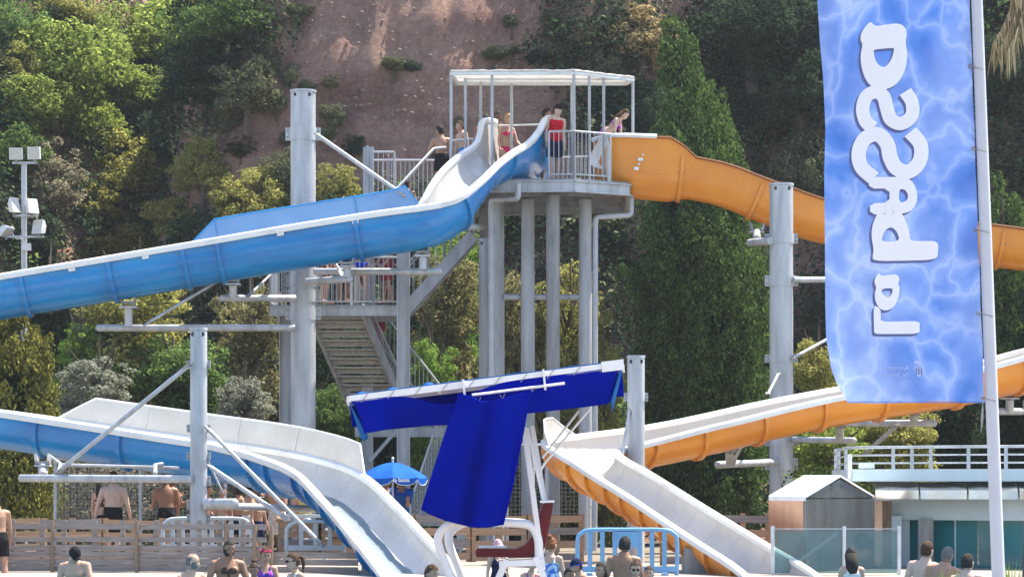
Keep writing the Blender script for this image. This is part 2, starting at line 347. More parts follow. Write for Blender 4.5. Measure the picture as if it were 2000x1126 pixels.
# ------------------------------------------------------------------ vegetation
def leaves(name, C, Nn, size, m, parent=None, asp=0.55, up=None):
    n = len(C); r = rng.normal(size=(n,3))
    Nn = Nn/np.maximum(1e-6, np.linalg.norm(Nn, axis=1, keepdims=True))
    if up is not None: r = up + 0.35*r
    u = r - Nn*(r*Nn).sum(1, keepdims=True); u /= np.maximum(1e-6, np.linalg.norm(u, axis=1, keepdims=True)); v = np.cross(Nn, u)
    s = (size*(0.6+0.8*rng.random(n)))[:,None]
    V = np.stack([C-u*s*0.5, C+v*s*asp*0.5+Nn*s*0.08, C+u*s*0.5, C-v*s*asp*0.5+Nn*s*0.08], 1).reshape(-1,3)
    Fc = np.arange(4*n).reshape(-1,4)
    return rawobj(name, V, Fc, m, parent)
def shell(lobes, per):
    Cs, Ns = [], []
    for (c, r) in lobes:
        n = max(20, int(per*(r[0]*r[1]+r[0]*r[2]+r[1]*r[2])))
        d = rng.normal(size=(n,3)); d /= np.linalg.norm(d, axis=1, keepdims=True)
        rad = 0.74 + 0.38*rng.random((n,1))**1.5
        Cs.append(np.asarray(c)+d*np.asarray(r)*rad); Ns.append(d/np.asarray(r)*min(r) + rng.normal(size=(n,3))*0.55 + np.array([0,0,0.6]))
    return np.concatenate(Cs), np.concatenate(Ns)
def crown_lobes(seed, rad, zs, nl, lr):
    g2 = np.random.default_rng(seed); L = []
    while len(L) < nl:
        p = g2.uniform(-1, 1, 3)
        rr = np.linalg.norm(p)
        if rr > 1 or rr < 0.35: continue
        if p[2] < -0.6 and g2.random() < 0.6: continue
        s = lr*(0.35+1.0*g2.random()); s *= 1.25-0.5*rr
        L.append((np.array([p[0]*rad, p[1]*rad, p[2]*rad*zs]), (s*g2.uniform(0.9,1.5), s*g2.uniform(0.9,1.4), s*g2.uniform(0.6,0.95))))
    return L
protos = []
for k, (zs, nl, lr) in enumerate(((0.85,62,0.52), (1.0,78,0.44), (0.7,50,0.58), (1.25,70,0.46))):
    C, Nn = shell(crown_lobes(11+k, 1.75, zs, nl, lr), 290)
    o = leaves('crown', C, Nn, 0.15, LM['mid']); COL.objects.unlink(o)
    t = MB(); g2 = random.Random(k)
    t.tube([(0,0,-4.5), (0.08,0.05,-2.5), (0.0,0.1,-1.0), (0.1,0,0.2), (0.05,0,1.1*zs)], [0.24,0.18,0.14,0.09,0.03], 8)
    for q in range(9):
        a = q*2.4+k; l = 0.9+0.6*g2.random(); z0 = -1.2+0.18*q
        t.tube([(0.03,0.05,z0), (math.cos(a)*l*0.5, math.sin(a)*l*0.5, z0+0.45), (math.cos(a)*l, math.sin(a)*l, z0+1.0)], [0.07,0.045,0.015], 6)
    protos.append((o.data, t.mesh('trunk', M['bark'], True)))
    bpy.data.objects.remove(o)
def crown_copy(name, me, m, parent, sc, rz):
    c = bpy.data.objects.new(name, me); COL.objects.link(c); c.parent = parent; c.scale = sc; c.rotation_euler = (0,0,rz)
    c.material_slots[0].link = 'OBJECT'; c.material_slots[0].material = m; return c
def tree(px, py, w, h, kind, label, Y=None, name='tree', cat='tree', group=None, proto=None, fwd=0.7):
    on_slope = Y is None
    if Y is None: Y = hit(px, py); Y -= fwd*0.5*w*mpp(Y)
    c = P(px, py, Y); s = 0.5*w*mpp(Y)/2.1; k = random.randrange(len(protos)) if proto is None else proto
    zs = (0.85,1.0,0.7,1.25)[k]; sz = 0.5*h*mpp(Y)/(1.75*zs+0.3)
    base = min(gz(c.x, Y), c.z-0.3)
    if on_slope: base = max(base, c.z-0.48*h*mpp(Y))
    e = thing(name, label, cat, (c.x, Y, base), group); a = random.uniform(0, 6.28)
    cr = crown_copy('crown', protos[k][0], LM[kind], e, (s, s, sz), a); cr.location = (0,0,c.z-base)
    tr = bpy.data.objects.new('trunk', protos[k][1]); COL.objects.link(tr); tr.parent = e; tr.location = (0,0,c.z-base)
    tr.scale = (s, s, (c.z-base+0.3)/4.5 if on_slope else max(sz, (c.z-base+0.3)/4.5)); tr.rotation_euler = (0,0,a)
    return e
T = [
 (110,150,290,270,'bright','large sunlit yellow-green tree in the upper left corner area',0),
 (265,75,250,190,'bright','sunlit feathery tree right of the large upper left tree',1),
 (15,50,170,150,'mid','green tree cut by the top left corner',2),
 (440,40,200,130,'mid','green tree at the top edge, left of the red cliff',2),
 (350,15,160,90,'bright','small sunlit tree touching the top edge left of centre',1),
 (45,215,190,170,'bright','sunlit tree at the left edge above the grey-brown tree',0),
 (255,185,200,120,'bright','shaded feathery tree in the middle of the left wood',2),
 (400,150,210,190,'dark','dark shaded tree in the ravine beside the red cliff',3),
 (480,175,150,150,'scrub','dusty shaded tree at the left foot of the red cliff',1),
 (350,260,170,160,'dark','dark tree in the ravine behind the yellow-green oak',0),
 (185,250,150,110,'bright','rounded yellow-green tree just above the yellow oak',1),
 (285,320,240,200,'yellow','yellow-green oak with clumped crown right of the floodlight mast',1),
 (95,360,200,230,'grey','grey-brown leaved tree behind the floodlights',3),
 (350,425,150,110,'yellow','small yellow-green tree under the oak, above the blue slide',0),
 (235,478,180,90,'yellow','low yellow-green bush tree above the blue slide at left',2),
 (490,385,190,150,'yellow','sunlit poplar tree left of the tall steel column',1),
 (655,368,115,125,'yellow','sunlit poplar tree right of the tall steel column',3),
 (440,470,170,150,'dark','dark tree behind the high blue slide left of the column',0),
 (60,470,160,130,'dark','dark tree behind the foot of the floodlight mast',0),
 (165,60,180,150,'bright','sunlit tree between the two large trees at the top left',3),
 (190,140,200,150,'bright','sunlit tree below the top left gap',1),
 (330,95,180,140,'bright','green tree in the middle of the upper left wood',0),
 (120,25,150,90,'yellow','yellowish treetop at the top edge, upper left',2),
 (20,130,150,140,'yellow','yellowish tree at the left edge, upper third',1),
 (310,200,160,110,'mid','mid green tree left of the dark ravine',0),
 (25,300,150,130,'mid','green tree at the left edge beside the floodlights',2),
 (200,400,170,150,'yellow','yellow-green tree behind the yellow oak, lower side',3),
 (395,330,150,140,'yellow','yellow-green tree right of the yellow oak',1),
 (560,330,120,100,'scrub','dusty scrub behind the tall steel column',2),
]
for (px, py, w, h, kd, lb, pr) in T: tree(px, py, w, h, kd, lb, proto=pr)
T2 = [
 (265,600,250,190,'yellow','yellow-green tree under the high blue slide at left',67,1),
 (340,730,240,190,'mid','mid green tree behind the short steel column',66,0),
 (195,755,190,150,'silver','silvery white-leaved tree above the lower blue slide',64,3),
 (480,790,140,140,'silver','silvery white-leaved tree left of the tall steel column',64,3),
 (155,690,110,150,'lime','small lime green conifer-like tree beside the silvery tree',66,3),
 (490,640,180,200,'olive','brownish olive tree left of the tall column under the slide',68,1),
 (95,600,180,160,'dark','dark tree under the blue slide near the left edge',69,0),
 (870,590,180,240,'olive','olive-coloured bushy tree between staircase and tower columns',68,3),
 (1010,640,160,280,'olive','tall olive bush behind the tower columns',67,3),
 (1115,620,170,260,'yellow','yellow-olive tree behind the right tower columns',67,1),
 (1180,740,110,180,'yellow','yellow-green bush left of the big cypress',65,3),
 (845,720,110,140,'lime','lime green shrub beside the stair railing',66,1),
 (900,500,130,130,'lime','light green small tree right of the upper stair flight',72,2),
 (655,815,130,170,'mid','dark green shrub under the staircase',65,0),
 (600,720,150,200,'dark','dark tree behind the tall steel column at the stairs',69,3),
 (740,700,160,220,'dark','dark shrub behind the staircase flights',69,1),
 (1000,830,260,240,'olive','broad olive bush at the foot of the tower columns',68,2),
 (1600,725,130,150,'yellow','yellow-green shrub behind the right steel column',63,1),
 (1640,880,230,170,'bright','leafy green shrub above the copper-tinted kiosk',58,0),
 (1755,845,170,150,'yellow','sunlit yellow-green shrub behind the pavilion railing',58,1),
]
for (px, py, w, h, kd, lb, Y, pr) in T2:
    e = tree(px, py, w, h, kd, lb, Y=Y, proto=pr)
    zc = P(px, py, Y).z-e.location.z; s = 0.5*w*mpp(Y)/2.1         # bushes: foliage down to the ground
    for q, f in enumerate((0.62, 0.25)):
        if zc*f > 0.6:
            c = crown_copy('lower_crown', protos[(pr+q+1) % 4][0], LM[kd], e, (s*1.15, s*1.0, zc*0.2), q*2.0); c.location = (0.15*(q-0.5), -0.1, zc*f)
T3 = [
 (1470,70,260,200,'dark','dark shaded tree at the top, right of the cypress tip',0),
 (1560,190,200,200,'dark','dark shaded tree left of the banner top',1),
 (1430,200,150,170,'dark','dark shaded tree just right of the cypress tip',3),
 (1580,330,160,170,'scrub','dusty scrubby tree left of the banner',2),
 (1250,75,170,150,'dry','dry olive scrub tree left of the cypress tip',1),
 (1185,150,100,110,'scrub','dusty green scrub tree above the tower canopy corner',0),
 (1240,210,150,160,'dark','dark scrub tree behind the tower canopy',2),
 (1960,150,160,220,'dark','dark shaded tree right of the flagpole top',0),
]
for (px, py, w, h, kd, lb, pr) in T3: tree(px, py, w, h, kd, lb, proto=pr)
SH = [(585,20,60,40,'scrub','at the top left corner of the bare cliff'),(568,150,46,60,'scrub','just above left of the tall steel column'),(600,170,40,36,'dark','directly behind the top of the tall steel column'),(645,160,46,40,'scrub','right of the tall column top'),(652,225,64,60,'scrub','right of the column, above its strut'),(690,285,60,60,'dark','just left of the stair corner panel'),
 (770,125,60,36,'scrub','in the upper middle of the cliff'),(806,130,40,30,'dark','in the upper middle of the cliff, left of the canopy'),(1000,42,44,36,'scrub','high above the canopy, left of two'),(1000,98,40,30,'scrub','right above the canopy front'),(965,104,60,30,'scrub','above the left half of the canopy'),(1090,50,90,90,'scrub','large, high above the right canopy half'),(1100,105,90,60,'scrub','large, right above the canopy corner'),(1050,112,50,40,'dark','just above the middle of the canopy'),
 (525,120,60,70,'scrub','on the upper left rim of the cliff'),(450,235,90,90,'scrub','large, at the left foot of the cliff'),(470,290,80,60,'dark','low at the left foot of the cliff'),(560,270,40,40,'scrub','small, immediately left of the tall column'),(640,262,40,30,'scrub','beside the collar of the tall column'),(850,300,40,36,'scrub','behind the man at the stair top'),(900,240,30,30,'scrub','behind the left canopy posts'),(1150,60,60,60,'dry','at the upper right edge of the cliff'),(1205,95,60,50,'dry','right of the canopy, below the top edge'),
 (430,330,60,50,'dry','at the lower left edge of the cliff'),(540,200,50,60,'scrub','halfway down the left rim of the cliff'),(1160,250,80,60,'scrub','behind the right canopy posts'),(1150,430,90,80,'scrub','below the platform behind the right drain pipe'),(1190,480,90,90,'dark','between the drain pipe and the cypress'),(1010,440,100,90,'dark','behind the middle tower columns'),(600,600,90,70,'dark','behind the tall column at the landing')]
for (px, py, w, h, kd, wh) in SH:
    nm = {'scrub': 'dusty green shrub', 'dark': 'small dark shrub', 'dry': 'dry yellowish shrub'}[kd]+' '+wh
    tree(px, py, w, h, kd, nm, name='shrub', cat='shrub', group='shrubs clinging to the red cliff', fwd=0.25)
# dense undergrowth of the wooded slopes (nobody could count it)
lob = {'dark': [], 'mid': [], 'scrub': []}; tries = 0
while sum(map(len, lob.values())) < 1000 and tries < 20000:
    tries += 1
    px = random.uniform(-150, 2150); py = random.uniform(-150, 900)
    if cliff_side(px, py): continue
    Y = hit(px, py)
    if Y > 115: continue
    p = P(px, py, Y); s = random.uniform(0.5, 1.15)
    kd = 'dark' if random.random() < (0.6 if px < 1150 else 0.93) else ('mid' if random.random() < 0.4 else 'scrub')  # right slope gets mostly dark leaves: its shadow put into the colour
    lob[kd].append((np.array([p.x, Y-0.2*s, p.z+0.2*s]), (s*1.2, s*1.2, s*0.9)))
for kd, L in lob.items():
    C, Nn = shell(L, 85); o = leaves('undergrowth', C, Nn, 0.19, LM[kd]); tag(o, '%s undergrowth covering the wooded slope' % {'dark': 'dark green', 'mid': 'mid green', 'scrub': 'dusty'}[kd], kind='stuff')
# low thicket along the foot of the hill
L = {'dark': [], 'mid': []}
for k in range(360):
    px = random.uniform(-120, 2120); Y = random.uniform(66, 75); x = P(px, 0, Y).x; s = random.uniform(0.45, 0.9)
    L['dark' if k % 3 else 'mid'].append((np.array([x, Y, gz(x, Y)+random.uniform(0.2, 2.2)]), (s, s, s*0.9)))
for kd in L:
    C, Nn = shell(L[kd], 110); tag(leaves('thicket', C, Nn, 0.17, LM[kd]), '%s thicket along the foot of the hill' % {'dark': 'dark', 'mid': 'green'}[kd], kind='stuff')
# stones on the cliff
st = MB()
for k in range(420):
    px = random.uniform(480, 1180); py = random.uniform(0, 400); Y = hit(px, py); p = P(px, py, Y-0.1); s = random.uniform(0.02, 0.055)
    st.ell(p, s*1.3, s, s*0.8, None, 5, 3)
tag(st.build('stones', mat('pale_stones', (0.36,0.26,0.21), 0.9, scale=2)), 'pale stones stuck in the cliff', kind='stuff')

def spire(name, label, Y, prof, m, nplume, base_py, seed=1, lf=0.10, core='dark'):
    g2 = np.random.default_rng(seed); pys = [q[0] for q in prof]; top, bot = pys[0], pys[-1]
    c0 = P((prof[-1][1]+prof[-1][2])/2, base_py, Y); base = Vector((c0.x, Y, 0.0)); e = thing(name, label, 'tree', base); Cs, Ns, lob = [], [], []
    area = np.interp(np.linspace(top, bot, 200), pys, [q[2]-q[1] for q in prof]); cdf = np.cumsum(area**0.8); cdf /= cdf[-1]
    for k in range(nplume):
        py = top+(bot-top)*float(np.interp(g2.random(), cdf, np.linspace(0,1,200)))
        l = np.interp(py, pys, [q[1] for q in prof]); r = np.interp(py, pys, [q[2] for q in prof]); hw = (r-l)/2*mpp(Y); a = g2.uniform(0, 2*math.pi)
        L = min(1.5, 0.35+hw*0.55)*g2.uniform(0.6,1.3); f = g2.uniform(0.35,0.92)**0.7
        out = np.array([math.cos(a), math.sin(a), 0]); b = np.array(P((l+r)/2, py, Y)-base)+out*hw*f*0.86 - np.array([0,0,L*0.5])
        d = np.array([0,0,1.0])+out*g2.uniform(0.15,0.6)+g2.normal(size=3)*0.12; d /= np.linalg.norm(d); n = int(150*L)+16
        t = g2.random(n)**0.8; rad = (0.05+0.27*np.sin(np.pi*np.clip(t*0.9+0.12,0,1)))*min(1.0, L)*1.15
        off = g2.normal(size=(n,3)); off -= d*(off@d)[:,None]; off /= np.linalg.norm(off, axis=1, keepdims=True)
        Cs.append(b+d*(t*L)[:,None]+off*(rad*(0.4+0.6*g2.random(n)))[:,None]); Ns.append(off+g2.normal(size=(n,3))*0.7+np.array([0,0,0.25]))
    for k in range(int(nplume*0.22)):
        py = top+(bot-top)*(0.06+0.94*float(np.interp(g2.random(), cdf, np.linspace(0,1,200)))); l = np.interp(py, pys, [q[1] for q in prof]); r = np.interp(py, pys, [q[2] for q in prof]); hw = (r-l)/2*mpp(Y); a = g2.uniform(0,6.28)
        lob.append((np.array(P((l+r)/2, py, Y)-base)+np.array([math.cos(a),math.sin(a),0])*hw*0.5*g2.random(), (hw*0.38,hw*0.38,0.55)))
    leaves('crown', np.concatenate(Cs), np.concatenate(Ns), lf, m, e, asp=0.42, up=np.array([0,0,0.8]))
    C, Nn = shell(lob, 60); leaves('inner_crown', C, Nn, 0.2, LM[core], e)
    t = MB(); tp = P((prof[0][1]+prof[0][2])/2, top+25, Y)
    t.tube([base-Vector((0,0,0.1)), base.lerp(tp, 0.5), tp], [0.22,0.12,0.02], 8); t.build('trunk', M['bark'], e, True)
    return e
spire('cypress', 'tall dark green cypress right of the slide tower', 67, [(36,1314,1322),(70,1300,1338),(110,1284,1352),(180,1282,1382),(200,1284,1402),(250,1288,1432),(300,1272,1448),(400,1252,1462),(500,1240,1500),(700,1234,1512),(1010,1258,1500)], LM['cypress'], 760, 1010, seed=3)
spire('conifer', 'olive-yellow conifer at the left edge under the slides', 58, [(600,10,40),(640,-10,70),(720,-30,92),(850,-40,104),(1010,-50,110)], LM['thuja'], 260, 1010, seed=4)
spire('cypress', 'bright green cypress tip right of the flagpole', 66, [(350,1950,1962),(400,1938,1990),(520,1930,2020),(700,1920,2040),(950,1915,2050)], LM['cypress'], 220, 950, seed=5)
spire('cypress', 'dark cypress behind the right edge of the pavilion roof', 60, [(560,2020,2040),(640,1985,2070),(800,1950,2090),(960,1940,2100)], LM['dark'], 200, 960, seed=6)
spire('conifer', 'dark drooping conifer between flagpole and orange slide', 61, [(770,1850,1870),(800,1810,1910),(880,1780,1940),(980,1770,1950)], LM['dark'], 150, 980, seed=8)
# clipped hedge behind the fences
def hedge(px0, px1, py0, Y, m, label, zb=0.0):
    a = P(px0, py0, Y); b = P(px1, py0, Y); lobes = []; n = int((b.x-a.x)/0.33)
    e = thing('hedge', label, 'hedge', ((a.x+b.x)/2, Y, zb))
    for i in range(n):
        for z in np.arange(0.2, a.z-zb, 0.36):
            lobes.append((np.array([a.x-(a.x+b.x)/2+i*0.33+random.uniform(-.1,.1), random.uniform(-.2,.2), z+random.uniform(-.1,.05)]), (0.3,0.3,0.28)))
    C, Nn = shell(lobes, 420); leaves('crown', C, Nn, 0.10, m, e)
    t = MB()
    for i in range(0, n, 2): x = a.x+i*0.33; t.tube([(x,Y,zb-0.05), (x+0.05,Y+0.03,zb+0.5), (x-0.05,Y,a.z-0.3)], [0.03,0.02,0.008], 5)
    t.build('stems', M['bark'], e)
hedge(95, 620, 893, 59, LM['grey'], 'speckled grey-green hedge behind the men on the terrace')
hedge(640, 860, 905, 63, LM['mid'], 'green hedge at the foot of the staircase')
hedge(1560, 1660, 915, 53.5, LM['mid'], 'green hedge left of the pavilion', 0)
# palm with dead frond, trunk out of the frame
e = thing('palm_tree', 'dead brown palm frond hanging at the top right beside the flagpole', 'palm', (P(2030,0,40).x, 40, 0))
t = MB(); b0 = P(2035, -120, 40); t.tube([(b0.x,40,0), (b0.x+0.1,40,4.5), (b0.x,40,b0.z)], [0.3,0.24,0.2], 10); t.build('trunk', M['bark'], e, True)
for q in range(3):
    fr = MB(); base = P(1985+10*q, -60, 40); tip = P(1938+14*q, 85+8*q, 40-0.1*q)
    for i in range(46):
        f = i/45; c = base.lerp(tip, f); c.x += 0.10*math.sin(f*3); d2 = Vector((random.uniform(-.12,.12), random.uniform(-.08,.08), -0.38-0.2*random.random()))
        w = Vector((0.012,0.004,0)); fr.add([c-w, c+w, c+d2*0.6+w*0.8, c+d2, c+d2*0.6-w*0.8], [(0,1,2,3,4)])
    fr.build('frond', LM['palm'], e)
# ------------------------------------------------------------------ water slides
def path(stations, ds=0.28):
    """stations: (px, py, Y, r, depth, hp, hm, roll); resampled evenly; returns dense arrays"""
    pts = [list(P(*s[:3])) + list(s[3:]) for s in stations]
    dense = catmull(pts, 16); out = [dense[0]]; acc = 0
    for a, b in zip(dense, dense[1:]):
        acc += float(np.linalg.norm((b-a)[:3]))
        if acc >= ds: out.append(b); acc = 0
    return out
def frames(pt):
    fr = []
    for i, q in enumerate(pt):
        a = Vector(pt[max(0, i-1)][:3]); b = Vector(pt[min(len(pt)-1, i+1)][:3]); t = (b-a).normalized()
        s = t.cross(Vector((0,0,1))).normalized(); u = s.cross(t).normalized(); ro = float(q[7])
        s2 = s*math.cos(ro)+u*math.sin(ro); u2 = u*math.cos(ro)-s*math.sin(ro)
        fr.append((Vector(q[:3]), t, s2, u2, float(q[3]), float(q[4]), float(q[5]), float(q[6])))
    return fr
NP = 17
def prof(f, off):
    c, t, s, u, r, dp, hp, hm = f; pts = []
    if hm > 0.02: pts += [c - s*(r+off+0.10*hm) + u*hm, c - s*(r+off+0.04*hm) + u*hm*0.5]
    else: pts += [c - s*(r+off) + u*0.02, c - s*(r+off)+u*0.01]
    for k in range(NP):
        a = -math.pi/2 + math.pi*k/(NP-1); pts.append(c + s*math.sin(a)*(r+off) - u*math.cos(a)*(dp+off))
    if hp > 0.02: pts += [c + s*(r+off+0.04*hp) + u*hp*0.5, c + s*(r+off+0.10*hp) + u*hp]
    else: pts += [c + s*(r+off)+u*0.01, c + s*(r+off) + u*0.02]
    return pts
def rim_at(f, side):
    c, t, s, u, r, dp, hp, hm = f; h = hp if side > 0 else hm
    return c + s*side*(r+0.10*max(h, 0)) + u*h
def build_slide(root, fr, cuts, outer, inner, rimm, rims=(1,-1), rim_w=0.11, rim_h=0.13):
    cuts = sorted(set([0]+list(cuts)+[len(fr)-1]))
    for a, b in zip(cuts, cuts[1:]):
        m = MB(); seg = fr[a:b+1]
        O = [prof(f, 0.022) for f in seg]; I = [prof(f, 0.0) for f in seg]
        m.loft(O, False, False, 0); m.loft(I, False, False, 1)
        for row in (0, -1):
            for k in range(len(O[0])-1): m.add([O[row][k], O[row][k+1], I[row][k+1], I[row][k]], [(0,1,2,3)], 1)
        me = m.mesh('section', [outer, inner], False, wloc(root))
        for p in me.polygons: p.use_smooth = True
        o = bpy.data.objects.new('section', me); COL.objects.link(o); o.parent = root
        if 0 < a:
            f = fr[a]; t = f[1]; g = MB(); rows = []
            for dt, of in ((-0.045, 0.024), (-0.04, 0.085), (0.04, 0.085), (0.045, 0.024)):
                f2 = (f[0]+t*dt,)+f[1:]; rows.append(prof(f2, of)[1:-1])
            g.loft(rows, False, False); g.build('flange', outer, o, True)
            k = MB(); pin = prof(f, -0.002)[1:-1]; k.loft([[p-t*0.005 for p in pin], [p+t*0.005 for p in pin]], False, False); k.build('joint', M['joint'], o)
            if len(fr) > 3:
                k = MB(); pb_ = prof(f, 0.055)[3:-3:2]
                for p in pb_: k.tube([p-t*0.065, p+t*0.065], 0.012, 5)
                tag(k.build('bolts', M['steel_old'], o), kind='stuff')
    for sd in rims:
        m = MB(); rings = []
        for f in fr:
            p = rim_at(f, sd); s, u = f[2]*sd, f[3]; w, h = rim_w, rim_h
            pr = [(-0.02,-h*0.45), (w*0.8,-h*0.55), (w,-h*0.2), (w*0.95,h*0.3), (w*0.6,h*0.5), (0.0,h*0.5), (-0.035,h*0.3), (-0.035,-h*0.2)]
            rings.append([p+s*x+u*y for x, y in pr])
        m.loft(rings, True, True); m.build('rim', rimm, root, True, 50)
M['joint'] = mat('grey_joint_sealant', (0.60,0.56,0.51), 0.8)
def screen(root, fr, i0, i1, side, h, m, name='splash_screen', lead=3, tail=3, ribs=(), edge=None):
    g = MB(); Oa, Ob = [], []
    for i in range(i0, i1+1):
        f = fr[i]; k = min(1.0, (i-i0)/max(1, lead), (i1-i)/max(1, tail)); hh = 0.05+(h-0.05)*k
        p = rim_at(f, side)+f[2]*side*0.02; q = p+f[3]*hh+f[2]*side*0.10*hh
        n = f[2]*side*0.025
        Oa.append([p, q, q+n, p+n])
    g.loft(Oa, True, True); o = g.build(name, m, root, True, 40)
    k = MB(); k.tube([(r[1]+r[2])*0.5 for r in Oa], 0.022, 8); k.build('top_edge', edge or m, o, True)
    for i in ribs:
        if i0 < i < i1:
            r = Oa[i-i0]; n_ = fr[i][2]*side; k = MB(); k.bar(r[0]-n_*0.012, r[1]-n_*0.012, 0.03, 0.012, fr[i][1]); k.build('rib', edge or m, o)
    return o
def nearest(fr, px, side=0, after=0, before=10**6):
    best = None
    for i, f in enumerate(fr):
        if i < after or i > before: continue
        p = rim_at(f, side) if side else f[0]; x = 1000+p.x*F/p.y
        if best is None or abs(x-px) < best[0]: best = (abs(x-px), i)
    return best[1]
# ---- blue and white slide
r0, d0 = 0.60, 0.82
BS = [ # px, py, Y, r, depth, wall + (far on the upper run), wall -, roll
 (1030,295,61.0, .64,.80, .68,.68, 0), (1015,293,60.1, .64,.80, .69,.69, 0), (1004,292,59.6, .64,.78, .62,.64, 0), (993,291,59.15, .63,.74, .26,.30, 0),
 (976,291,58.7, .62,.68, .06,.06, 0), (952,300,58.1, .62,.66, .0,.0, 0), (920,326,57.4, .61,.68, .0,.0, .0), (888,362,56.8, .6,.74, .0,.0, 0), (858,394,56.45, .6,.8, 0,0,0),
 (818,410,56.2, .6,.82, 0,0,0), (760,420,56.1, r0,.82,0,0,0), (690,431,56.1, r0,d0,0,0,0), (540,455,56.1, r0,d0,0,0,0), (370,484,56.0, r0,d0,0,0,0), (180,516,55.9, r0,d0,0,0,0),
 (0,546,55.8, r0,d0,0,0,0), (-200,582,55.6, r0,d0,0,0,0), (-330,615,54.8, r0,d0,0,0,0), (-400,650,53.4, r0,d0,0,0,0), (-400,700,52.0, r0,d0,0,0,0), (-330,745,51.0, r0,.7,0,0,0),
 (-200,780,50.5, r0,.66,0,0,0), (0,806,50.3, r0,.66,0,0,0), (130,825,50.1, r0,.66,0,0,0), (265,845,49.8, r0,.66,0,0,0), (365,860,49.5, r0,.66,0,0,0), (470,876,49.1, r0,.66,0,0,0), (560,896,48.4, .61,.62,0,0,0),
 (640,926,47.3, .60,.56,0,0,0), (700,982,46.0, .60,.54,0,0,0), (754,1042,44.7, .60,.54,0,0,0), (804,1100,43.3, .60,.54,0,0,0), (832,1138,42.5, .60,.52,0,0,0), (866,1185,41.2, .60,.5,0,0,0)]
fb = frames(path(BS)); nb = len(fb)
turn = min(range(nb), key=lambda i: fb[i][0].x)
slide_b = thing('water_slide', 'blue and white open water slide descending left and back to the pool', 'water slide', (P(600,1000,50).x, 50, 0))
cuts = [nearest(fb, x, 0, 0, turn) for x in (955, 862, 682, 440, 362, 208, 62, -110, -280)] + [turn] + [nearest(fb, x, 0, turn) for x in (-260,-90,92,268,420,520,575,622,660,696,732,768,800)]
build_slide(slide_b, fb, cuts, M['blue'], M['white'], M['rim'])
screen(slide_b, fb, nearest(fb,850,0,0,turn), nearest(fb,358,0,0,turn), 1, 0.58, M['blue_pale'], 'splash_screen', 1, 2, [nearest(fb,x,0,0,turn) for x in (682,425)], M['blue'])
screen(slide_b, fb, nearest(fb,100,0,turn), nearest(fb,640,0,turn), -1, 0.52, M['white'], 'splash_screen', 2, 1, [nearest(fb,x,0,turn) for x in (268,420,520)], M['rim'])
for x in (133, 285, 700, 560):
    i = nearest(fb, x, 0, 0, turn); f = fb[i]; p = rim_at(f, -1)-f[3]*0.10-f[2]*0.05
    MB().bar(p-f[1]*0.07, p+f[1]*0.07, 0.03, 0.07).build('plate', M['rim'], slide_b)
# film of running water in the lower troughs
def filmmat():
    m = bpy.data.materials.new('running_water_film'); m.use_nodes = True; t = m.node_tree; L = t.links.new; t.nodes.remove(t.nodes['Principled BSDF'])
    tr = N(t,'ShaderNodeBsdfTransparent'); tr.inputs[0].default_value = (0.80,0.88,0.93,1); gl = N(t,'ShaderNodeBsdfGlossy', Roughness=0.08); fr = N(t,'ShaderNodeFresnel', IOR=1.33)
    nz = N(t,'ShaderNodeTexNoise', Scale=9.0, Detail=4.0); bp = N(t,'ShaderNodeBump', Strength=0.5, Distance=0.03); L(nz.outputs['Fac'], bp.inputs['Height']); L(bp.outputs[0], gl.inputs['Normal']); L(bp.outputs[0], fr.inputs['Normal'])
    mx = N(t,'ShaderNodeMixShader'); L(fr.outputs[0], mx.inputs[0]); L(tr.outputs[0], mx.inputs[1]); L(gl.outputs[0], mx.inputs[2]); L(mx.outputs[0], t.nodes['Material Output'].inputs[0]); return m
M['film'] = filmmat()
def film(root, fr):
    g = MB(); rows = []
    for i, f in enumerate(fr):
        c, t, s, u, r, dp, hp, hm = f; w = 0.62+0.10*noise.noise(Vector((i*0.35,1,0))); w2 = 0.50+0.12*noise.noise(Vector((i*0.35,9,0)))
        rows.append([c+s*math.sin(a)*(r-0.008)-u*math.cos(a)*(dp-0.008) for a in np.linspace(-w2, w, 9)])
    g.loft(rows, False, False); g.build('water_film', M['film'], root, True)
film(slide_b, fb[nearest(fb,560,0,turn):])
# cross bar at the entrance
i = 4; g = MB(); g.tube([rim_at(fb[2],1)+Vector((0,0,-.12)), rim_at(fb[2],-1)+Vector((0,0,-.12))], 0.02, 8); g.build('start_bar', M['steel_white'], slide_b)
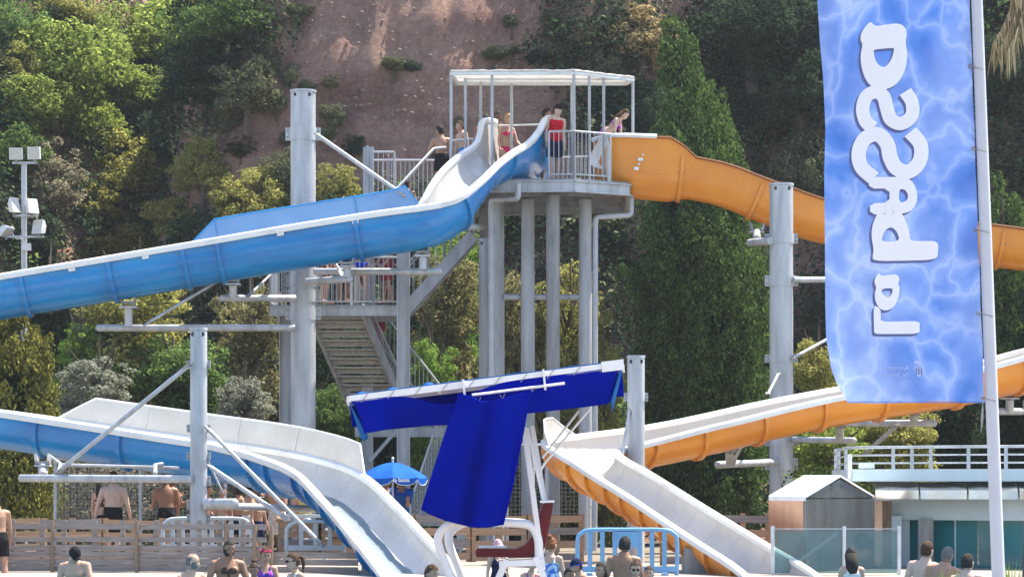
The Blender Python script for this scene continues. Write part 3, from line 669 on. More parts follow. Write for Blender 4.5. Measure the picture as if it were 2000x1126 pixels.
# ---- orange slide
OS = [
 (1178,330,60.2, .6,.62,.55,.55,0), (1205,327,60.1,.6,.64,.62,.62,0), (1265,329,60.0,.6,.70,.62,.62,0), (1318,330,60.0,.6,.74,.60,.60,0), (1330,330,60.0,.57,.68,.42,.42,0), (1338,331,60.0,.55,.64,.25,.25,0), (1420,350,60.0,.55,.62,.25,.25,0), (1510,386,60.0,.55,.62,.25,.25,0), (1600,418,60.2,.55,.62,.25,.25,0),
 (1760,446,60.6,.55,.62,.25,.25,0), (1950,468,60.8,.55,.62,.25,.25,0), (2080,486,60.6,.55,.62,.25,.25,0), (2200,515,59.6,.55,.62,.22,.22,0), (2260,560,58.0,.55,.62,.2,.2,0), (2240,620,56.3,.55,.62,.2,.2,0),
 (2140,670,55.0,.56,.62,.2,.2,0), (2000,705,54.4,.58,.6,.16,.12,0), (1880,732,54.0,.6,.6,.10,.05,0), (1760,752,53.6,.6,.6,.08,0,0.04), (1640,770,53.2,.6,.6,.05,0,.06), (1520,794,52.8,.6,.6,.05,0,.07), (1400,822,52.3,.6,.6,.05,0,.08), (1290,846,51.8,.62,.6,.05,0,.10),
 (1205,862,51.2,.64,.58,.06,0,.12), (1150,872,50.5,.66,.58,.06,0,.12), (1134,878,49.7,.66,.58,.06,0,.10), (1152,892,48.9,.63,.58,.04,0,.04), (1202,920,48.1,.6,.56,0,0,0), (1280,968,46.9,.58,.56,0,0,0), (1358,1018,45.7,.58,.56,0,0,0), (1436,1067,44.4,.58,.56,0,0,0), (1506,1110,43.2,.58,.54,0,0,0), (1546,1146,42.3,.58,.5,0,0,0), (1576,1185,41.4,.58,.5,0,0,0)]
fo = frames(path(OS)); no = len(fo); turn_o = max(range(no), key=lambda i: fo[i][0].x); turn2 = min(range(turn_o, no), key=lambda i: fo[i][0].x)
slide_o = thing('water_slide', 'orange and white water slide curving right behind the banner and back', 'water slide', (P(1300,1000,50).x, 50, 0))
cuts = [nearest(fo,x,0,0,turn_o) for x in (1330,1478,1640,1800,1960,2110)] + [turn_o] + [nearest(fo,x,0,turn_o,turn2) for x in (2120,1975,1850,1720,1575,1470,1360,1250,1165)] + [turn2] + [nearest(fo,x,0,turn2) for x in (1165,1200,1236,1272,1310,1350,1392,1440,1490)]
iw = nearest(fo, 1330, 0, 0, turn_o)
# rim: dark along the upper tube, white on the lower run
build_slide(slide_o, fo[:turn_o+1], [c for c in cuts if c <= turn_o], M['orange'], M['white'], M['orange_dark'], rim_w=0.09, rim_h=0.05)
fo2 = fo[turn_o:]
build_slide(slide_o, fo2, [c-turn_o for c in cuts if c > turn_o], M['orange'], M['white'], M['rim'], rim_w=0.10, rim_h=0.11)
g = MB(); rings = []
for f in fo[:max(4, iw-1)]:
    for_p = rim_at(f, 1); s, u = f[2], f[3]; rings.append([for_p+s*x+u*y for x, y in ((-.06,-.02),(.10,-.03),(.13,.02),(.10,.07),(-.06,.08))])
g.loft(rings, True, True); g.build('white_rim', M['rim'], slide_o, True)
j0 = nearest(fo2, 1175, 0, 0, turn2-turn_o); j1 = (turn2-turn_o)+2
screen(slide_o, fo2, j0, j1, 1, 0.42, M['white'], 'splash_screen', 2, 2)
film(slide_o, fo2[turn2-turn_o-2:])
# entrance scoop seen through the railing, seam line and plates on the start section
g = MB(); a = P(1172,272,59.4); b = P(1150,318,59.2); c2 = P(1186,332,59.3)
for k, (pp, qq) in enumerate((((1170,268),(1190,270)), ((1163,285),(1184,290)), ((1153,304),(1174,312)), ((1150,316),(1170,324)), ((1158,326),(1176,330)), ((1176,331),(1190,332)))):
    pass
pts = [(1172,268),(1162,286),(1152,303),(1149,314),(1154,322),(1164,327),(1178,331)]; pts2 = [(1190,268),(1182,288),(1174,304),(1170,314),(1171,320),(1176,325),(1187,328)]
rows = [[P(x,y,59.35) for x, y in pts], [P(x,y,59.5) for x, y in pts2], [P(x,y,59.53) for x, y in pts2], [P(x,y,59.38) for x, y in pts]]
g.loft(rows, False, False); g.build('entry_lip', M['rim'], slide_o, True)
for (x, y) in ((1251,311),(1243,329)):
    g = MB(); p = P(x,y,59.30); g.box(p, (0.11,0.02,0.07)); g.tube([p+Vector((0.06,0.01,0.10)), p+Vector((0.06,-0.01,0.10))], 0.025, 10); g.build('plate', M['rim'], slide_o)
i0 = 3; g = MB(); pts = []
for f in fo[2:iw]: pts.append(f[0]+f[2]*(f[4]*0.97)-f[3]*(0.12+0.02*len(pts)))
g.tube(pts, 0.03, 8); g.build('seam', M['orange'], slide_o, True)

# ------------------------------------------------------------------ slide supports
def column(label, cx, top, dia_px, Y, collars, name='support_column'):
    b = P(cx, 0, Y); r = dia_px*mpp(Y)/2; e = thing(name, label, 'column', (b.x, Y, 0)); zt = P(0, top, Y).z
    m = MB(); m.tube([(b.x,Y,-0.3), (b.x,Y,zt)], r, 28); m.tube([(b.x,Y,zt+0.003), (b.x,Y,zt+0.05)], r*1.06, 28)
    for zz_ in np.arange(1.4, zt-0.5, 2.1): m.tube([(b.x,Y,zz_-0.012), (b.x,Y,zz_), (b.x,Y,zz_+0.012)], [r*1.0005,r*1.015,r*1.0005], 28)
    m.build('shaft', M['steel'], e, True)
    for sx in (-0.55, 0.55):
        k = MB(); k.tube([(b.x+sx*r,Y-r*0.80,zt-0.07), (b.x+sx*r,Y-r*0.88,zt-0.07)], 0.04, 10); k.build('lifting_hole', M['dark'], e)
    for (py, hpx) in collars:
        z = P(0,py,Y).z; h = hpx*mpp(Y)/2; k = MB(); k.tube([(b.x,Y,z-h), (b.x,Y,z+h)], r*1.07, 28)
        for s in (-1,1):
            k.box((b.x+s*r*1.22,Y,z), (r*0.36,0.03,h*1.9))
        o = k.build('collar', M['steel'], e, True); q = MB()
        for s in (-1,1):
            for zz in (-0.5,0.5): q.tube([(b.x+s*r*1.25,Y-0.05,z+zz*h), (b.x+s*r*1.25,Y+0.05,z+zz*h)], 0.022, 6)
        q.build('bolt', M['steel_old'], o)
    return e
def arm(e, p, q, r, m='steel', name='arm'):
    g = MB(); d = (q-p).normalized(); g.tube([p, q, q+d*r*0.4], [r, r, r*0.55], 14); return g.build(name, M[m], e, True, 50)
def strut(e, p, q, r=0.035):
    g = MB(); d = (q-p).normalized(); g.tube([p, q], r, 10); o = g.build('strut', M['steel'], e, True)
    k = MB(); k.bar(p-d*0.08, p+d*0.10, 0.10, 0.03); k.bar(q-d*0.10, q+d*0.08, 0.10, 0.03); k.build('fork_end', M['steel_old'], o)
def saddle(e, top, bot, w=0.42):
    g = MB(); g.tube([bot, bot.lerp(top, 0.62)], 0.085, 10); c = bot.lerp(top, 0.62)
    g.box(c, (w*0.9,0.30,0.03)); g.build('saddle_post', M['steel'], e, True)
    k = MB(); t2 = top+Vector((0,0,0.06))
    for s in (-1,1): k.bar(c+Vector((s*0.10,0,0.02)), t2+Vector((s*w*0.40,0,0.0)), 0.05, 0.16, Vector((0,1,0)))
    k.box(c+(t2-c)*0.35, (0.26,0.22,0.05)); k.build('yoke', M['steel_old'], e)
cA = column('tall galvanised steel column with slide arms at the centre left', 592, 181, 49, 58, [(262,26),(548,22),(578,24),(612,26)])
YA = 57.6
strut(cA, P(620,264,YA), P(786,380,56.8), 0.045)
arm(cA, P(575,640,YA), P(190,640,56.1), 0.075); arm(cA, P(575,582,YA), P(432,582,56.2), 0.075); arm(cA, P(615,530,YA), P(860,530,56.2), 0.075); arm(cA, P(600,550,57.4), P(684,544,56.0), 0.08)
saddle(cA, P(251,578,56), P(251,636,56.1)); saddle(cA, P(455,541,56), P(455,578,56.2), 0.36); saddle(cA, P(678,508,56), P(678,541,56.0), 0.36); saddle(cA, P(826,484,56.2), P(826,526,56.2), 0.36)
strut(cA, P(286,632,56.2), P(440,540,56.3)); strut(cA, P(487,576,56.4), P(546,520,57.2), 0.03); strut(cA, P(648,500,57), P(667,535,56.6), 0.025)
cB = column('short galvanised steel column in front of the lower blue slide', 388, 645, 33, 46.2, [(711,16),(836,16),(890,16),(938,20),(985,20),(1012,18)])
YB = 46.0
arm(cB, P(375,935,YB), P(40,933,47.2), 0.07); arm(cB, P(400,986,YB), P(640,994,47.9), 0.065); arm(cB, P(405,982,45.9), P(458,982,45.0), 0.085)
strut(cB, P(368,714,YB), P(112,922,47.0), 0.04); strut(cB, P(407,838,YB), P(626,1060,45.2), 0.035); strut(cB, P(412,912,YB), P(560,1012,45.4), 0.04); strut(cB, P(410,908,46.3), P(432,955,46.3), 0.02)
saddle(cB, P(84,897,47.5), P(84,927,47.2), 0.3)
g = MB(); g.tube([P(112,926,47.1), P(118,905,47.6), P(95,888,48.4)], 0.03, 8); g.tube([P(118,907,48.6), P(350,913,48.6)], 0.03, 8); g.tube([P(303,925,47.5), P(303,908,48.5), P(318,906,48.6)], 0.04, 8); g.build('cross_brace', M['steel'], cB, True)
cC = column('tall galvanised steel column beside the banner carrying the orange slides', 1526, 363, 46, 57, [(466,20),(548,22),(700,16),(862,18),(905,24)])
YC = 56.8
arm(cC, P(1505,470,YC), P(1464,474,57.6), 0.085); saddle(cC, P(1478,446,59.4), P(1478,466,58.6), 0.36)
arm(cC, P(1550,546,YC), P(1760,546,58.5), 0.065); arm(cC, P(1545,826,YC), P(1826,826,54.2), 0.075); arm(cC, P(1550,858,YC), P(1668,860,54.6), 0.07); arm(cC, P(1515,902,YC), P(1402,907,53.6), 0.075)
saddle(cC, P(1785,796,53.8), P(1785,822,54.3), 0.4); saddle(cC, P(1640,815,53.6), P(1640,855,54.6), 0.36); saddle(cC, P(1425,866,52.9), P(1425,902,53.7), 0.4)
strut(cC, P(1550,698,YC), P(1620,660,58.2), 0.035); strut(cC, P(1520,730,56.5), P(1500,768,54.4), 0.03); strut(cC, P(1750,832,54.6), P(1690,885,56.0), 0.05); strut(cC, P(1432,902,53.7), P(1450,868,53.2), 0.03)
cD = column('short steel column standing inside the bend of the orange slide', 1242, 699, 34, 50.2, [(775,17),(916,12)])
strut(cD, P(1230,800,50.1), P(1212,905,49.8), 0.03)
cE = column('steel column at the right edge behind the flagpole', 2030, 640, 46, 56, [(790,18)])
arm(cE, P(2010,803,55.8), P(1950,803,54.6), 0.075); saddle(cE, P(1972,764,54.5), P(1972,800,54.7), 0.4)
cF = column('low steel prop under the blue slide bend near the tower', 950, 470, 30, 61.5, [])
arm(cF, P(945,444,61.0), P(907,442,56.8), 0.07)

# ------------------------------------------------------------------ slide tower
ZP = 8.28
tw = thing('slide_tower', 'steel slide tower with railed platform and white shade canopy', 'tower', (P(1080,1000,60.5).x, 60.5, 0))
def X(px, Y): return (px-1000)*Y/F
plan = [(X(925,58.7),58.7), (X(1121,58.6),58.6), (X(1229,59.4),59.4), (X(1229,61.5),63.0), (X(905,64),64.0), (X(710,62.6),64.0), (X(710,62.3),62.3), (X(890,62.3),62.3), (X(890,60.2),60.2), (X(925,60.2),60.2)]
g = MB(); g.prism([(x,y,ZP-0.05) for x, y in plan], (0,0,0.05)); g.build('platform', M['steel_old'], tw)
for k in range(len(plan)):
    (x0,y0), (x1,y1) = plan[k], plan[(k+1) % len(plan)]; g = MB()
    for zz, w, h in ((-0.06,0.12,0.03), (-0.29,0.12,0.03)): g.bar((x0,y0,ZP+zz), (x1,y1,ZP+zz), w, h)
    g.bar((x0,y0,ZP-0.175), (x1,y1,ZP-0.175), 0.03, 0.20); g.build('edge_beam', M['steel'], tw)
g = MB()
for yy in (59.6, 60.8, 62.0): g.bar((X(930,yy),yy,ZP-0.2), (X(1215,yy),yy,ZP-0.2), 0.1, 0.18)
g.build('floor_joists', M['steel_old'], tw)
for (px, d, Y, m) in ((945,18,62.0,'steel_old'), (973,24,60.6,'steel'), (1031,26,60.3,'steel'), (1080,27,59.3,'steel_old'), (1143,25,60.3,'steel')):
    g = MB(); x = X(px, Y); r = d*mpp(Y)/2; g.tube([(x,Y,-0.1), (x,Y,ZP-0.3)], r, 20)
    if m == 'steel': z = P(0,532,Y).z; g.tube([(x,Y,z-0.02), (x,Y,z+0.02)], r*1.14, 20); g.tube([(x,Y,1.0), (x,Y,z-0.02)], r*1.05, 20)
    o = g.build('column', M[m], tw, True)
g = MB(); g.tube([P(984,580,60.5), P(1143,580,60.3)], 0.07, 12); g.build('tie_bar', M['steel'], tw, True)
def railing(e, pts, h=1.05, sp=0.105, posts=True, mname='steel', m2='steel'):
    g = MB(); b = MB()
    for (p, q) in zip(pts, pts[1:]):
        p = Vector(p); q = Vector(q); up = Vector((0,0,1)); d = q-p; L = Vector((d.x,d.y,0)).length
        g.tube([p+up*h, q+up*h], 0.025, 8); g.bar(p+up*0.10, q+up*0.10, 0.03, 0.03)
        if posts:
            for w in (p, q): g.tube([w, w+up*h], 0.026, 8)
        n = max(1, int(L/sp))
        for k in range(1, n):
            c = p+d*(k/n); b.bar(c+up*0.10, c+up*h, 0.016, 0.016, Vector((0,1,0)))
    g.build('rail_frame', M[mname], e, True); tag(b.build('bars', M[m2], e), kind='stuff')
railing(tw, [(X(1072,58.7),58.72,ZP), (X(1121,58.6),58.64,ZP)])
railing(tw, [(X(1121,58.6),58.64,ZP), (X(1192,59.1),59.15,ZP)])
railing(tw, [(X(880,60.3),60.3,ZP), (X(925,60.0),60.0,ZP)]); railing(tw, [(X(728,62.3),62.33,ZP), (X(770,62.3),62.33,ZP)])
railing(tw, [(X(712,63.9),63.9,ZP), (X(800,63.9),63.9,ZP), (X(905,63.9),63.95,ZP), (X(1228,63),62.95,ZP)])
g = MB(); x = X(1190,59.1); g.bar((x,59.12,ZP-0.25), (x,59.12,ZP+0.72), 0.09, 0.05, Vector((0,1,0))); g.bar((x,59.12,ZP+0.72), (x-0.07,59.12,ZP+0.95), 0.07, 0.05, Vector((0,1,0))); g.build('gate_post', M['steel'], tw)
g = MB(); x0, x1 = X(709,62.3), X(730,62.3); g.box(((x0+x1)/2,62.35,ZP+0.42), (x1-x0,0.08,1.5)); g.box(((x0+x1)/2-0.02,62.27,ZP+0.45), (0.05,0.05,1.5)); g.build('corner_panel', M['steel'], tw)
# canopy
cz = lambda py, Y: P(0,py,Y).z
CT = [(X(881,58.8),58.8), (X(1121,58.7),58.7), (X(1237,59.7),59.7), (X(1222,60.3),60.3), (X(893,60.3),60.3)]
ZC = P(0,143,58.7).z
g = MB()
for a, b in zip(CT, CT[1:]+CT[:1]): g.bar((a[0],a[1],ZC), (b[0],b[1],ZC), 0.06, 0.06)
for yy in (59.4, 59.9): g.bar((X(890,yy)+0.2,yy,ZC-0.03), (X(1232,yy)-0.1,yy,ZC-0.03), 0.05, 0.05)
g.build('canopy_frame', M['steel_white'], tw)
me_v, me_f = [], []; nu, nv = 26, 12
for j in range(nv+1):
    for i in range(nu+1):
        u, v = i/nu, j/nv; a = Vector((*CT[0],0)).lerp(Vector((*CT[1],0)), u) if u < 2 else 0
        yf = np.interp(u, [0,0.66,1], [58.8,58.7,59.7]); xf = np.interp(u, [0,0.66,1], [CT[0][0],CT[1][0],CT[2][0]])
        xb = np.interp(u, [0,1], [CT[4][0],CT[3][0]]); p = Vector((xf,yf,0)).lerp(Vector((xb,60.3,0)), v)
        z = ZC+0.05-0.05*abs(math.sin(v*math.pi*4))*math.sin(u*math.pi)-0.02*noise.noise(Vector((u*14,v*9,2)))
        me_v.append((p.x-tw.location.x, p.y-tw.location.y, z))
me_f = [(j*(nu+1)+i, j*(nu+1)+i+1, (j+1)*(nu+1)+i+1, (j+1)*(nu+1)+i) for j in range(nv) for i in range(nu)]
rawobj('shade_cloth', me_v, me_f, M['shade_cloth'], tw, True)
g = MB()
for k in range(30):   # rolled, laced cloth edge
    u = k/30.0
for a, b in zip(CT, CT[1:]+CT[:1]):
    pts = [(a[0]+(b[0]-a[0])*t, a[1]+(b[1]-a[1])*t, ZC+0.05+0.018*noise.noise(Vector((t*17,a[0],1)))) for t in np.linspace(0,1,24)]; g.tube(pts, [0.035+0.012*noise.noise(Vector((i*0.9,a[0],5))) for i in range(24)], 8)
g.build('cloth_hem', M['shade_cloth'], tw, True)
for (px, Y) in ((881,58.85), (909,59.4), (939,59.9), (961,58.8), (999,60.25), (1117,60.0), (1121,58.72), (1151,59.0), (1179,59.25), (1236,59.7)):
    g = MB(); g.tube([(X(px,Y),Y,ZP), (X(px,Y),Y,ZC)], 0.033, 8); g.build('canopy_post', M['steel'], tw, True)
# waste pipes
def pipe(label, pts, r=0.062, m='pvc'):
    e = thing('drain_pipe', label, 'pipe', (pts[-1].x, pts[-1].y, 0)); fine = []
    for k, p in enumerate(pts):
        if 0 < k < len(pts)-1:
            a = (pts[k-1]-p).normalized()*0.10; b = (pts[k+1]-p).normalized()*0.10
            for t in (0,.25,.5,.75,1): fine.append((p+a)*(1-t)**2 + p*2*t*(1-t) + (p+b)*t*t)
        else: fine.append(p)
    g = MB(); g.tube(fine, r, 14); g.build('pipe', M[m], e, True, 60); k = MB()
    for t in (0.25,0.5,0.75):
        c = pts[-2].lerp(pts[-1], t); k.tube([c-Vector((0,0,.06)), c+Vector((0,0,.06))], r*1.18, 14)
    k.build('coupling', M[m], e, True)
pipe('grey drain pipe bending left under the platform at the left tower columns', [P(1012,358,58.5), P(1012,388,58.5), P(959,390,59.4), Vector((X(961,59.4),59.4,0))])
pipe('grey drain pipe stepping under the orange slide at the right tower column', [P(1233,372,59.9), P(1233,420,59.9), P(1163,424,59.7), Vector((X(1161,59.7),59.7,0))])

# ------------------------------------------------------------------ staircase
sc_ = thing('steel_staircase', 'zigzag steel staircase with railed landing left of the tower', 'staircase', (P(720,1000,61).x, 61, 0))
def flight(p0, p1, width, n, side, under=True, rail=True, mt='steel'):
    """p0 bottom, p1 top of one stringer; width along side vector"""
    p0 = Vector(p0); p1 = Vector(p1); side = Vector(side)
    for k in (0, 1):
        g = MB(); o = side*width*k; g.bar(p0+o, p1+o, 0.06, 0.26); g.build('stringer', M['steel'], sc_)
        if rail: railing(sc_, [p0+o+Vector((0,0,0.1)), p1+o+Vector((0,0,0.1))], 0.95, 0.16)
    hd = Vector((p1.x-p0.x, p1.y-p0.y, 0)).normalized()
    for i in range(n):
        c = p0.lerp(p1, (i+0.5)/n)+side*width*0.5; run = Vector((p1.x-p0.x,p1.y-p0.y,0)).length/n
        g = MB(); g.frame_box(c, side*(width/2-0.035), hd*(run*0.52), Vector((0,0,0.02)))
        g.frame_box(c-hd*run*0.5+Vector((0,0,-0.07)), side*(width/2-0.035), hd*0.012, Vector((0,0,0.065))); g.build('tread', M['tread'], sc_)
M['tread'] = mat('chequer_plate_tread', (0.46,0.43,0.38), 0.6, 0.1, scale=14, col2=(0.30,0.27,0.23), bump=0.4, bscale=60)
ZL = P(0,597,60).z
flight((X(800,57.6),57.6,0.0), (X(880,62.0),62.0,2.85), 1.05, 14, (1,0,0))
# mid landing
g = MB(); g.box((X(820,62.8),62.9,2.85), (3.0,1.7,0.06)); g.build('landing', M['steel_old'], sc_)
g = MB(); g.box((X(820,62.8),62.05,2.72), (3.0,0.06,0.22)); g.build('landing_beam', M['steel'], sc_)
flight((X(700,63.4),63.4,2.95), (X(602,60.2),60.1,ZL-0.05), 1.25, 13, (0.99,0.0,0), rail=False)
railing(sc_, [(X(790,63.4),63.4,3.0), (X(685,60.2),60.2,ZL)], 0.95, 0.1); railing(sc_, [(X(860,63.0),63.0,2.9), (X(745,63.0),63.0,4.7)], 0.95, 0.1)
# upper landing with railing
x0, x1 = X(527,60), X(777,60)
g = MB(); g.box(((x0+x1)/2,61.0,ZL), (x1-x0,2.0,0.05)); g.build('landing', M['steel_old'], sc_)
for yy in (59.95, 62.05):
    g = MB(); g.bar((x0,yy,ZL-0.12), (x1,yy,ZL-0.12), 0.05, 0.20); g.bar((x0,yy,ZL-0.02), (x1,yy,ZL-0.02), 0.10, 0.02); g.bar((x0,yy,ZL-0.22), (x1,yy,ZL-0.22), 0.10, 0.02); g.build('landing_beam', M['steel'], sc_)
railing(sc_, [(x0,60.0,ZL), (X(620,60),60.0,ZL), (X(730,60),60.0,ZL), (x1,60.0,ZL)], 1.1, 0.10); railing(sc_, [(x0,62.0,ZL), (x1,62.0,ZL)], 1.1, 0.1); railing(sc_, [(x0,60.0,ZL), (x0,62.0,ZL)], 1.1, 0.1)
flight((X(792,61.6),61.6,ZL), (X(925,61.6),61.6,7.3), 0.95, 9, (0,1,0), rail=True)
flight((X(770,60.9),61.0,ZP-1.0), (X(858,61.6),61.4,ZP), 0.8, 5, (0.15,0.9,0), rail=False)
g = MB()
for dy in (0, 0.8):
    g.tube([P(772,372,61.0+dy), P(848,290,61.4+dy), P(872,288,61.5+dy)], 0.035, 10)
g.build('handrail', M['steel_white'], sc_, True)
def hbeam(px, top, Y, w=0.28):
    g = MB(); x = X(px,Y); zt = P(0,top,Y).z
    for s in (-1,1): g.box((x+s*w/2,Y,zt/2), (0.02,0.24,zt))
    g.box((x,Y,zt/2), (w-0.02,0.02,zt)); g.build('post', M['steel'], sc_)
hbeam(558, 600, 61.9, 0.26); hbeam(788, 490, 59.75, 0.27); hbeam(718, 840, 61.9, 0.24); hbeam(719, 385, 62.3, 0.22)
g = MB(); g.bar(P(722,900,61.8), P(770,845,61.8), 0.08); g.build('knee_brace', M['steel'], sc_)
# ------------------------------------------------------------------ banner and flagpole
YF = 17.0
pole = thing('flagpole', 'white flagpole rising at the right beside the hanging banner', 'flagpole', (P(1972,1126,YF).x, YF, 0))
g = MB(); pb = P(1950,1126,YF); pt = P(1908,0,YF); dv = (pt-pb); lo = pb - dv*(pb.z/dv.z); hi = pb+dv*1.35
g.tube([lo, pb, pt, hi], [0.047,0.043,0.036,0.034], 20); g.build('mast', M['mast'], pole, True)
for py in (850, 430):
    c = pb+(pt-pb)*((1126-py)/1126); k = MB(); k.tube([c-Vector((0,0,.006)), c+Vector((0,0,.006))], 0.0428-(1126-py)*6e-6, 20); k.build('joint_ring', M['steel'], pole, True)
TOPV = -260
def bl(py): return float(np.interp(py, [TOPV,0,80,160,250,340,480,600,660,720,755,778,790], [1590,1597,1602,1609,1613,1611,1613,1614,1616,1626,1640,1655,1660]))
def br(py): return float(np.interp(py, [TOPV,0,785], [1886,1894,1925]))
def bdepth(px, py):
    u = (px-bl(py))/(br(py)-bl(py)); u = min(1, max(0, u))
    z = 0.035*math.sin(u*5.2+py*0.0035)*(1-u*0.5) + 0.02*math.sin(u*11-py*0.006)*(1-u)
    z += 0.05*smooth01(560, 780, py)*smooth01(0.28, 0.0, u)*math.sin(3+u*9)
    z += 0.012*math.sin(py*0.045+u*6)*math.exp(-((1-u)/0.12)**2)
    return YF + 0.02 + z
def bpt(px, py, off=0.0):
    Y = bdepth(px, py) - off; q = P(px, py, YF); return Vector((q.x, Y, q.z))
def banner_material():
    m = bpy.data.materials.new('water_print_banner'); m.use_nodes = True; t = m.node_tree; b = t.nodes['Principled BSDF']; L = t.links.new
    b.inputs['Roughness'].default_value = 0.75; b.inputs['Specular IOR Level'].default_value = 0.2
    tc = N(t, 'ShaderNodeTexCoord'); mp = N(t, 'ShaderNodeMapping'); mp.inputs['Scale'].default_value = (1,0.02,0.85); L(tc.outputs['Object'], mp.inputs[0])
    nz = N(t, 'ShaderNodeTexNoise', Scale=2.4, Detail=3.0); L(mp.outputs[0], nz.inputs['Vector'])
    ad = N(t, 'ShaderNodeMixRGB', blend_type='LINEAR_LIGHT'); ad.inputs[0].default_value = 0.38; L(mp.outputs[0], ad.inputs[1]); L(nz.outputs['Color'], ad.inputs[2])
    v = N(t, 'ShaderNodeTexVoronoi', Scale=2.9, feature='DISTANCE_TO_EDGE'); L(ad.outputs[0], v.inputs['Vector'])
    rp = N(t, 'ShaderNodeValToRGB'); L(v.outputs['Distance'], rp.inputs[0]); e = rp.color_ramp.elements; rp.color_ramp.interpolation = 'EASE'
    e[0].position = 0.0; e[0].color = (0.42,0.53,0.82,1); e[1].position = 0.42; e[1].color = (0.06,0.15,0.52,1)
    k = e.new(0.08); k.color = (0.23,0.36,0.74,1); k = e.new(0.22); k.color = (0.11,0.23,0.62,1)
    n2 = N(t, 'ShaderNodeTexNoise', Scale=1.5, Detail=3.0); L(mp.outputs[0], n2.inputs['Vector'])
    r2 = N(t, 'ShaderNodeValToRGB'); L(n2.outputs['Fac'], r2.inputs[0]); r2.color_ramp.elements[0].position = 0.40; r2.color_ramp.elements[0].color = (0.07,0.20,0.60,1); r2.color_ramp.elements[1].position = 0.66; r2.color_ramp.elements[1].color = (0.36,0.46,0.72,1)
    mx = N(t, 'ShaderNodeMixRGB', blend_type='MIX'); mx.inputs[0].default_value = 0.5; L(rp.outputs[0], mx.inputs[1]); L(r2.outputs[0], mx.inputs[2])
    L(mx.outputs[0], b.inputs['Base Color'])
    tr = N(t, 'ShaderNodeBsdfTranslucent'); L(mx.outputs[0], tr.inputs[0]); ms = N(t, 'ShaderNodeMixShader'); ms.inputs[0].default_value = 0.3
    o = t.nodes['Material Output']; L(b.outputs[0], ms.inputs[1]); L(tr.outputs[0], ms.inputs[2]); L(ms.outputs[0], o.inputs[0]); return m
M['banner'] = banner_material()
M['letter'] = mat('white_banner_print', (0.88,0.89,0.93), 0.75, var=0.04, scale=3, spec=0.2, transl=0.1)
M['letter_shadow'] = mat('slate_banner_print', (0.13,0.16,0.36), 0.75, var=0.1, scale=3, spec=0.2, transl=0.1)
M['letter_faint'] = mat('faint_banner_print', (0.45,0.55,0.85), 0.75, var=0.05, scale=3, spec=0.2, transl=0.1)
bo = P(1770, 400, YF)
ban = thing('banner', 'blue water-patterned vertical banner with mirrored white lettering on the flagpole', 'banner', bo)
nu, nv = 48, 120; bv, bf = [], []
for j in range(nv+1):
    py = TOPV+(785-TOPV)*j/nv
    for i in range(nu+1):
        u = i/nu; px = bl(py)+(br(py)-bl(py))*u; bv.append(tuple(bpt(px, py + (2.5*math.sin(u*7) if j == nv else 0))-bo))
bf = [(j*(nu+1)+i, j*(nu+1)+i+1, (j+1)*(nu+1)+i+1, (j+1)*(nu+1)+i) for j in range(nv) for i in range(nu)]
rawobj('cloth', bv, bf, M['banner'], ban, True)
hem = MB(); hem.tube([bpt(bl(785)+(br(785)-bl(785))*i/40, 785, 0.002) for i in range(41)], 0.004, 6); hem.build('hem', M['banner'], ban, True)
def chaikin(p, n):
    for _ in range(n):
        q = []
        for a, b in zip(p, p[1:]+p[:1]): q += [(a[0]*.75+b[0]*.25, a[1]*.75+b[1]*.25), (a[0]*.25+b[0]*.75, a[1]*.25+b[1]*.75)]
        p = q
    return p
def ribbon(pts, w):
    c = catmull(pts, 8); L, Rr = [], []
    for i, p in enumerate(c):
        t = c[min(i+1, len(c)-1)]-c[max(i-1, 0)]; n = np.array([-t[1], t[0]])/max(1e-6, np.hypot(*t)); L.append(tuple(p+n*w/2)); Rr.append(tuple(p-n*w/2))
    return L+Rr[::-1]
Z1 = lambda p: [(1580+x*.3907, y*.3907) for x, y in p]
Z2 = lambda p: [(1580+x*.3907, 420+y*.3907) for x, y in p]
GL = []   # each glyph: list of loops (outer first, then holes)
GL.append([Z1(chaikin([(312,98),(330,128),(385,122),(445,114),(480,130),(492,170),(482,212),(494,265),(484,345),(450,412),(400,444),(345,444),(298,412),(270,345),(262,270),(275,216),(260,190),(270,148)], 2)), Z1(chaikin([(327,250),(330,244),(422,238),(428,244),(416,292),(392,328),(370,334),(345,316),(332,286)], 2))])
GL.append([Z1(ribbon([(482,458),(515,515),(512,580),(462,618),(412,596),(392,540),(375,480),(338,455),(292,478),(274,540),(290,602),(325,635)], 66))])
GL.append([Z1(ribbon([(506,660),(556,725),(552,805),(500,858),(440,842),(408,785),(392,715),(345,668),(284,690),(254,755),(266,828),(328,888)], 72))])
GL.append([Z1(chaikin([(304,880),(304,940),(404,940),(404,1012),(308,1012),(308,1068),(395,1072),(480,1068),(522,1045),(541,1000),(536,945),(510,900),(470,884),(400,884)], 1)), Z1(chaikin([(450,944),(476,946),(494,968),(493,996),(475,1010),(450,1012)], 2))])
GL.append([Z2(chaikin([(320,228),(480,228),(640,224),(645,178),(645,130),(575,130),(503,130),(503,90),(486,35),(460,-15),(430,-55),(385,-55),(345,-15),(318,50),(314,110),(326,170),(320,200)], 2)), Z2(chaikin([(364,132),(452,131),(446,94),(425,64),(404,59),(384,74),(368,104)], 2))])
GL.append([Z2(chaikin([(353,284),(360,305),(425,294),(446,300),(454,324),(444,340),(454,360),(450,402),(430,456),(392,478),(354,470),(332,432),(328,390),(338,360),(327,338),(331,312)], 2)), Z2(chaikin([(361,368),(419,362),(418,388),(400,412),(384,408),(366,392)], 2))])
GL.append([Z2(chaikin([(322,446),(358,468),(358,500),(358,532),(455,531),(553,528),(553,560),(553,592),(445,593),(340,594),(326,588),(324,575)], 1))])
